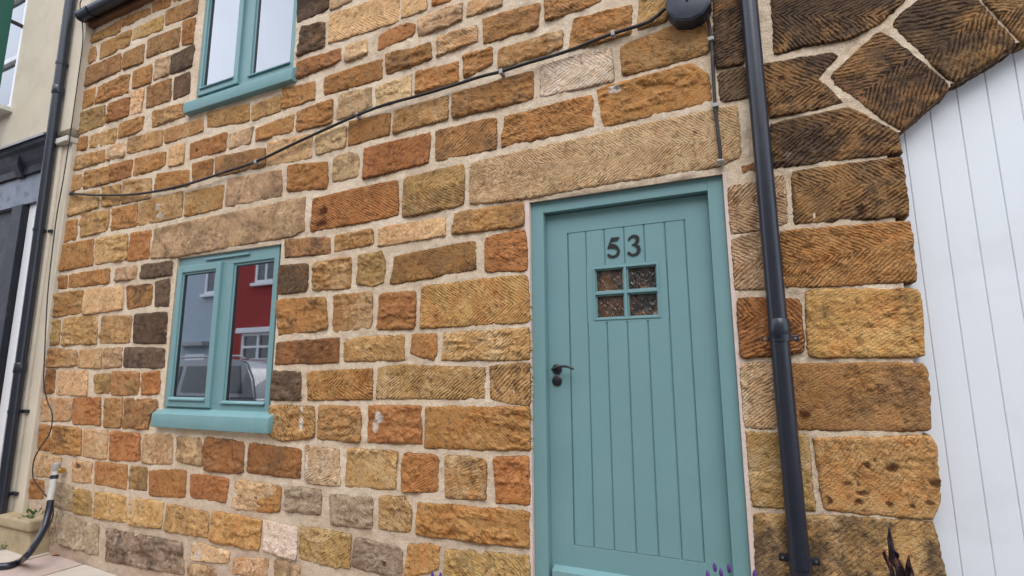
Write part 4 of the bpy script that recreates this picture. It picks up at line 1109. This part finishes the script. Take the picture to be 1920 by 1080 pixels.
# left downpipe
ly = -.115
pts = [W(133, -30, ly), W(129.5, 0, ly), W(94, 270, ly), W(59, 540, ly), W(24, 790, ly), W(3, 955, ly)]
xl = sum(p.x for p in pts[1:5])/4
pl = Vector((X(94, 270, ly), ly, 0))
downpipe([(X(129.5, 0, ly), ly, 6.3), (X(10, 900, ly), ly, zt+.0)], .040, 'round black plastic downpipe fixed to the cream rendered shop', [Z(103, 172, ly), Z(38, 690, ly)], [Z(110, 122, ly), Z(76, 431, ly), Z(33, 772, ly), Z(14, 929, ly)], ly, wally=NY-.03)
# hanging sign
sg = empty('hanging_sign', (X(2, 90, -.6), 0, 4.9)); tag(sg, 'dark green projecting sign board above the navy shopfront', 'sign')
gxs = X(14, 85, -.12)
o = MB().box(gxs-.05, gxs, -.62, -.12, Z(0, 172, -.62)-.1, 6.1, .008).build('board', M_GREEN); o.parent = sg; o.matrix_parent_inverse = Matrix.Translation(-sg.location)
o = MB().box(gxs-.035, gxs-.015, -.13, .02, 5.2, 5.24, .004).build('bracket', M_IRON); o.parent = sg; o.matrix_parent_inverse = Matrix.Translation(-sg.location)

# ------------------------------------------------------------------ plants, leaf, ornament
def weed(name, p, n, s, label, seed):
    r = random.Random(seed); b = MB(); st_ = MB()
    for k in range(n):
        a = r.uniform(0, 6.28); e_ = r.uniform(.1, 1.2); L = s*r.uniform(.35, 1.)
        t = Vector((math.cos(a)*math.cos(e_), math.sin(a)*math.cos(e_)-.3, math.sin(e_))).normalized(); tip = p+t*L
        st_.tube([p, p+t*L*.6+Vector((0, 0, .004)), tip], [.0016, .0012, .0008], 5)
        u = t.cross(Vector((0, 0, 1))).normalized(); w_ = s*.17; c_ = u.cross(t)
        b.prism([tip-t*w_*.6, tip+u*w_*.8, tip+u*w_*.55+t*w_*.8+c_*w_*.2, tip+t*w_*1.3, tip-u*w_*.55+t*w_*.8+c_*w_*.2, tip-u*w_*.8], c_*.0008)
    root = empty(name, p); tag(root, label, 'weed')
    for o_ in (st_.build('stem', M_LAVST), b.build('leaves', M_LEAF)): o_.parent = root; o_.matrix_parent_inverse = Matrix.Translation(-p)
weed('weed', W(62, 972, -.15), 22, .085, 'small leafy green weed growing where the step meets the stone wall', 3)
weed('weed', ongr(8, 1030, .0), 10, .06, 'tiny weed sprouting at the foot of the step', 5)
lf = ongr(103, 1040, .004)
b = MB(); pts = [lf+Vector((math.cos(a)*.038*(1+.3*math.cos(2*a)), math.sin(a)*.022, .004+.005*math.cos(2*a+.5))) for a in np.linspace(0, 6.1, 12)]
b.prism(pts, (0, 0, .0015)); o = b.build('dry_leaf', M_DRY); tag(o, 'curled brown dry leaf lying on the pale slab', 'leaf')
def lavender(px_tips, yd, xc, label, seed):
    r = random.Random(seed); g0 = gz_(xc); root = empty('lavender_plant', (xc, yd, g0)); tag(root, label, 'plant', 'potted lavender')
    inv = Matrix.Translation(-root.location)
    pot = MB().tube([(xc, yd, g0), (xc, yd, g0+.24), (xc, yd, g0+.24), (xc, yd, g0+.28), (xc, yd, g0+.275), (xc, yd, g0+.25)], [.10, .14, .155, .16, .14, .13], 24).build('pot', M_TERRA, None, True)
    pot.parent = root; pot.matrix_parent_inverse = inv
    tips = [W(a, b, yd+r.uniform(-.05, .05)) for a, b in px_tips]
    ztip = min(t.z for t in tips)
    for k in range(26): tips.append(Vector((xc+r.uniform(-.2, .2), yd+r.uniform(-.18, .15), ztip-.13-r.uniform(0, .16))))
    s, f, lv = MB(), MB(), MB()
    for t in tips:
        b0 = Vector((xc+(t.x-xc)*.25, yd+(t.y-yd)*.25, g0+.25)); mid_ = (b0+t)/2+Vector((r.uniform(-.01, .01), 0, .02))
        s.tube([b0, mid_, t-Vector((0, 0, .02))], [.0026, .0018, .0014], 6)
        ax = (t-mid_).normalized()
        f.tube([t-ax*.016, t-ax*.012, t-ax*.006, t+ax*.002, t+ax*.010, t+ax*.015], [.002, .0055, .007, .0068, .0045, .001], 9)
        for q_ in range(7):
            a = r.uniform(0, 6.28); c0 = b0+(mid_-b0)*r.uniform(0, 1); d = Vector((math.cos(a), math.sin(a), 1.2)).normalized()
            lv.tube([c0, c0+d*.03, c0+d*.055], [.0015, .002, .0004], 4)
    for o_ in (s.build('stems', M_LAVST), f.build('flowers', M_LAVFL, None, True), lv.build('leaves', M_LAVST)): o_['kind'] = 'stuff'; o_.parent = root; o_.matrix_parent_inverse = inv
lavender([(1340, 1063), (1352, 1074), (1367, 1065), (1415, 1077), (1327, 1078)], -.42, -.10, 'potted lavender with purple heads rising before the front door', 2)
lavender([(811, 1078), (826, 1080), (818, 1086)], -.42, -1.25, 'potted lavender standing before the stone wall left of the door', 9)
# metal ornament: torn copper spikes
oy = -.14
def spike(b, pts, wd, th=.012):
    c = spline(pts, 5); n = len(c)
    for i in range(n-1):
        pass
    bmh = bmesh.new(); rings = []
    for i, p in enumerate(c):
        t = i/(n-1); w_ = np.interp(t, np.linspace(0, 1, len(wd)), wd); tw_ = 1.3*math.sin(t*5)
        u = Vector((math.cos(tw_), math.sin(tw_)*.7, 0)); v = Vector((-math.sin(tw_)*.7, math.cos(tw_), 0))
        rings.append([bmh.verts.new(p+u*w_), bmh.verts.new(p-v*(th*min(1, w_/.01)+.001)), bmh.verts.new(p-u*w_), bmh.verts.new(p+v*w_*.35)])
    for i in range(n-1):
        for k in range(4): bmh.faces.new((rings[i][k], rings[i][(k+1) % 4], rings[i+1][(k+1) % 4], rings[i+1][k]))
    bmh.faces.new(rings[0][::-1]); bmh.faces.new(rings[-1]); bmesh.ops.recalc_face_normals(bmh, faces=bmh.faces[:]); b.merge(bmh)
orn = empty('metal_ornament', (W(1690, 1080, oy).x, oy, gz_(.5))); tag(orn, 'dark burnt copper metal spikes standing before the arch pier', 'ornament')
b0 = Vector((orn.location.x, oy, gz_(.5)))
SH = [([(1665,986),(1668,986),(1672,1008),(1677,1024),(1676,1030),(1686,1040),(1686,1052),(1694,1060),(1700,1080),(1704,1130),(1684,1130),(1678,1066),(1665,1050),(1665,1030),(1663,1012)], 0, .35),
      ([(1701,1040),(1704,1040),(1707,1056),(1713,1075),(1716,1130),(1700,1130),(1698,1068)], -.03, -.5), ([(1650,1033),(1658,1030),(1664,1050),(1674,1062),(1680,1082),(1690,1130),(1678,1130),(1666,1068)], .03, .7)]
for pl_, dy_, tw_ in SH:
    P = [W(a_, b_, oy+dy_) for a_, b_ in pl_]; cx_ = sum(p.x for p in P)/len(P)
    P = [Vector((p.x, p.y+(p.x-cx_)*tw_+.008*math.sin(p.z*90), p.z)) for p in P]
    b = MB(); b.prism(P, (.004, .014, 0), .003); o = b.build('spike', M_COPPER, None); o.parent = orn; o.matrix_parent_inverse = Matrix.Translation(-orn.location)
o = MB().tube([(W(1697, 1125, oy).x, oy, W(1697, 1125, oy).z), (orn.location.x, oy, gz_(.5)-.02)], .012, 10).build('stake', M_COPPER, None, True); o.parent = orn; o.matrix_parent_inverse = Matrix.Translation(-orn.location)
# ------------------------------------------------------------------ across the street: seen mirrored in the panes
def terrace(name, x0, x1, mat, label, wins, door_x=None):
    root = empty(name, ((x0+x1)/2, -9.3, 0)); tag(root, label, 'house'); inv = Matrix.Translation(-root.location)
    def ch(o, p=None): o.parent = p or root; o.matrix_parent_inverse = inv if not p else Matrix(); return o
    yf = -9.0; b = MB(); b.box(x0, x1, -13, yf, -.4, 6.6, .01); ch(b.build('wall', mat))
    ch(MB().prism([(x0, yf+.3, 6.55), (x0, -11, 8.6), (x0, -13.3, 6.55)], (x1-x0, 0, 0)).build('roof', M_SLATE))
    for (a, c, d, e_) in wins:
        w_ = MB(); rect_frame(w_, a, c, d, e_, yf-.02, yf+.05, .09, .09, .09, .09, .01); w_.box(.5*(a+c)-.04, .5*(a+c)+.04, yf-.02, yf+.045, d+.08, e_-.08, .005)
        w_.box(a+.08, c-.08, yf-.02, yf+.043, d+(e_-d)*.68-.04, d+(e_-d)*.68+.04, .005); w_.box(a-.1, c+.1, yf, yf+.14, d-.1, d, .01)
        wo_ = ch(w_.build('window', M_UPVC)); g_ = MB().box(a+.05, c-.05, yf-.01, yf+.012, d+.05, e_-.05, 0).build('pane', M_CARW); g_.parent = wo_
    if door_x is not None:
        d_ = ch(MB().box(door_x, door_x+.95, yf-.02, yf+.06, 0, 2.1, .01).build('door', M_UPVC)); ch(MB().box(door_x-.25, door_x+1.2, yf, yf+.35, 2.35, 2.5, .02).build('door_hood', M_LEAD))
    return root, ch
M_CARW = simple('dim_far_glass', (.03, .035, .04), .08, spec=.8)
rx = mid2(refl(443, 520, 9).x, refl(432, 620, 9).x)
w1, w2 = refl(481, 532, 9), refl(511, 487, 9)
redh, chr_ = terrace('red_house', rx, rx+6.4, M_RED, 'dark red rendered house across the street, mirrored in the ground floor window', [(w1.x, w1.x+.95, w1.z, w1.z+1.35), (w1.x+3.2, w1.x+4.35, w1.z, w1.z+1.5)], rx+4.3)
bb0, bb1 = refl(457, 668, 8.6), refl(500, 618, 8.6)
bz1 = bb1.z
by = MB(); bxa, bxb = bb0.x, bb0.x+2.1
by.box(bxa, bxb, -9.0, -8.5, .3, .95, .01); rect_frame(by, bxa, bxb, .95, bz1-.1, -8.6, -8.5, .08, .08, .08, .08, .01)
for k in (1, 2): by.box(bxa+k*.7-.04, bxa+k*.7+.04, -8.6, -8.502, 1.0, bz1-.15, .004)
by.box(bxa+.05, bxb-.05, -8.6, -8.504, bz1-.55, bz1-.48, .004); by.box(bxa-.15, bxb+.15, -9, -8.38, bz1-.1, bz1+.06, .02)
bw = chr_(by.build('bay_window', M_UPVC)); g_ = MB().box(bxa+.04, bxb-.04, -8.98, -8.56, .96, bz1-.11, 0).build('pane', M_CARW); g_.parent = bw
u1, u2 = refl(398, 552, 9), refl(408, 510, 9)
terrace('blue_grey_house', rx-6.8, rx-.02, M_BLUEH, 'pale blue grey house across the street, mirrored in the left casement', [(u1.x-.25, u1.x+.75, u1.z, u1.z+1.4), (rx-4.4, rx-3.3, u1.z, u1.z+1.4), (rx-4.5, rx-3.0, .9, 2.3)], rx-2.0)
for k, (nm, mt_, xa, lab) in enumerate((('cream_house', M_RENDER, rx+6.42, 'cream rendered house beyond the red house'), ('stone_terrace_house', M_KERB, rx+13.2, 'buff stone terraced house opposite the numbered front door'), ('white_house', M_WHITE, rx+20, 'white painted house further down the terrace opposite'))):
    terrace(nm, xa, xa+6.7, mt_, lab, [(xa+.8, xa+1.9, 3.6, 5.1), (xa+3.9, xa+5., 3.6, 5.1), (xa+.8, xa+2.2, .9, 2.4)], xa+4.2)
# parked silver car
def car(x0, x1, y0, y1, zg, ztop):
    L = x1-x0; root = empty('parked_car', ((x0+x1)/2, (y0+y1)/2, zg)); tag(root, 'silver estate car parked in the road, mirrored in the window', 'car'); inv = Matrix.Translation(-root.location)
    def ch(o, p=None):
        o.parent = p or root; o.matrix_parent_inverse = inv if not p else Matrix(); return o
    H = ztop-zg
    low = [(0, .30), (0, .62), (.05, .72), (.62, .78), (.66, .80), (.97, .66), (1, .55), (1, .28), (.93, .20), (.07, .20)]
    prof = [(x1-L*a, zg+H*b) for a, b in [(0.0, .30), (.0, .50), (.012, .60), (.98, .60), (1, .48), (1, .26), (.95, .16), (.05, .16)]]
    b = MB(); b.prism([(a, y0, c) for a, c in prof], (0, y1-y0, 0), .05); ch(b.build('body', M_CARP, None, True))
    cab = [(.012, .58), (.05, .80), (.10, .965), (.16, 1.0), (.45, 1.0), (.56, .97), (.74, .60)]
    ins = .12
    bm_ = bmesh.new(); A = []; Bv = []
    for a, c in cab:
        k = ins*max(0, (c-.58)/.42); A.append(bm_.verts.new((x1-L*a, y0+k, zg+H*c))); Bv.append(bm_.verts.new((x1-L*a, y1-k, zg+H*c)))
    n = len(cab); bm_.faces.new(A); bm_.faces.new(Bv[::-1])
    for i in range(n): bm_.faces.new((A[i], Bv[i], Bv[(i+1) % n], A[(i+1) % n]))
    bmesh.ops.recalc_face_normals(bm_, faces=bm_.faces[:]); bmesh.ops.bevel(bm_, geom=bm_.edges[:], offset=.03, segments=2, affect='EDGES')
    ch(MB().merge(bm_).build('cabin', M_CARP, None, True))
    for s, yy_ in ((1, y1), (-1, y0)):
        for a0, a1_, b0_, b1_ in ((.09, .23, .13, .22), (.26, .42, .26, .42), (.45, .66, .45, .55)):
            zz0, zz1 = zg+H*.645, zg+H*.93; k0 = ins*(.065/.42)*1.; k1 = ins*(.35/.42)
            P = [(x1-L*a0, yy_-s*(k0-.012), zz0), (x1-L*a1_, yy_-s*(k0-.012), zz0), (x1-L*b1_, yy_-s*(k1-.012), zz1), (x1-L*b0_, yy_-s*(k1-.012), zz1)]
            ch(MB().prism(P, (0, -s*.01, 0)).build('side_window', M_CARW))
        for a in (.17, .80):
            c0 = Vector((x1-L*a, yy_, zg+.31))
            wh = ch(MB().tube([c0+Vector((0, -s*.2, 0)), c0+Vector((0, s*.005, 0))], .31, 28).build('wheel', M_TYRE, None, True))
            h_ = MB().tube([c0+Vector((0, 0, 0)), c0+Vector((0, s*.012, 0))], .21, 20).build('rim', M_STEEL, None, True); h_.parent = wh
        ch(MB().box(x1-.16, x1+.008, yy_-.22 if s > 0 else yy_, yy_+.004 if s > 0 else yy_+.22, zg+H*.42, zg+H*.57, .02).build('tail_lamp', M_TAIL, None, True))
        ch(MB().box(x0-.006, x0+.25, yy_-.3 if s > 0 else yy_, yy_+.002 if s > 0 else yy_+.3, zg+H*.40, zg+H*.50, .03).build('headlight', M_UPVC, None, True))
        ch(MB().tube([(x1-L*.12, yy_-s*.16, zg+H*1.0), (x1-L*.16, yy_-s*.16, zg+H*1.035), (x1-L*.5, yy_-s*.16, zg+H*1.03), (x1-L*.53, yy_-s*.16, zg+H*.99)], .018, 8).build('roof_rail', M_STEEL, None, True))
cr = refl(499, 690, 3.6); ct = refl(450, 671, 3.6)
car(cr.x-4.5, cr.x, -5.3, -3.5, gz_(cr.x-2)-.12, ct.z-.02)
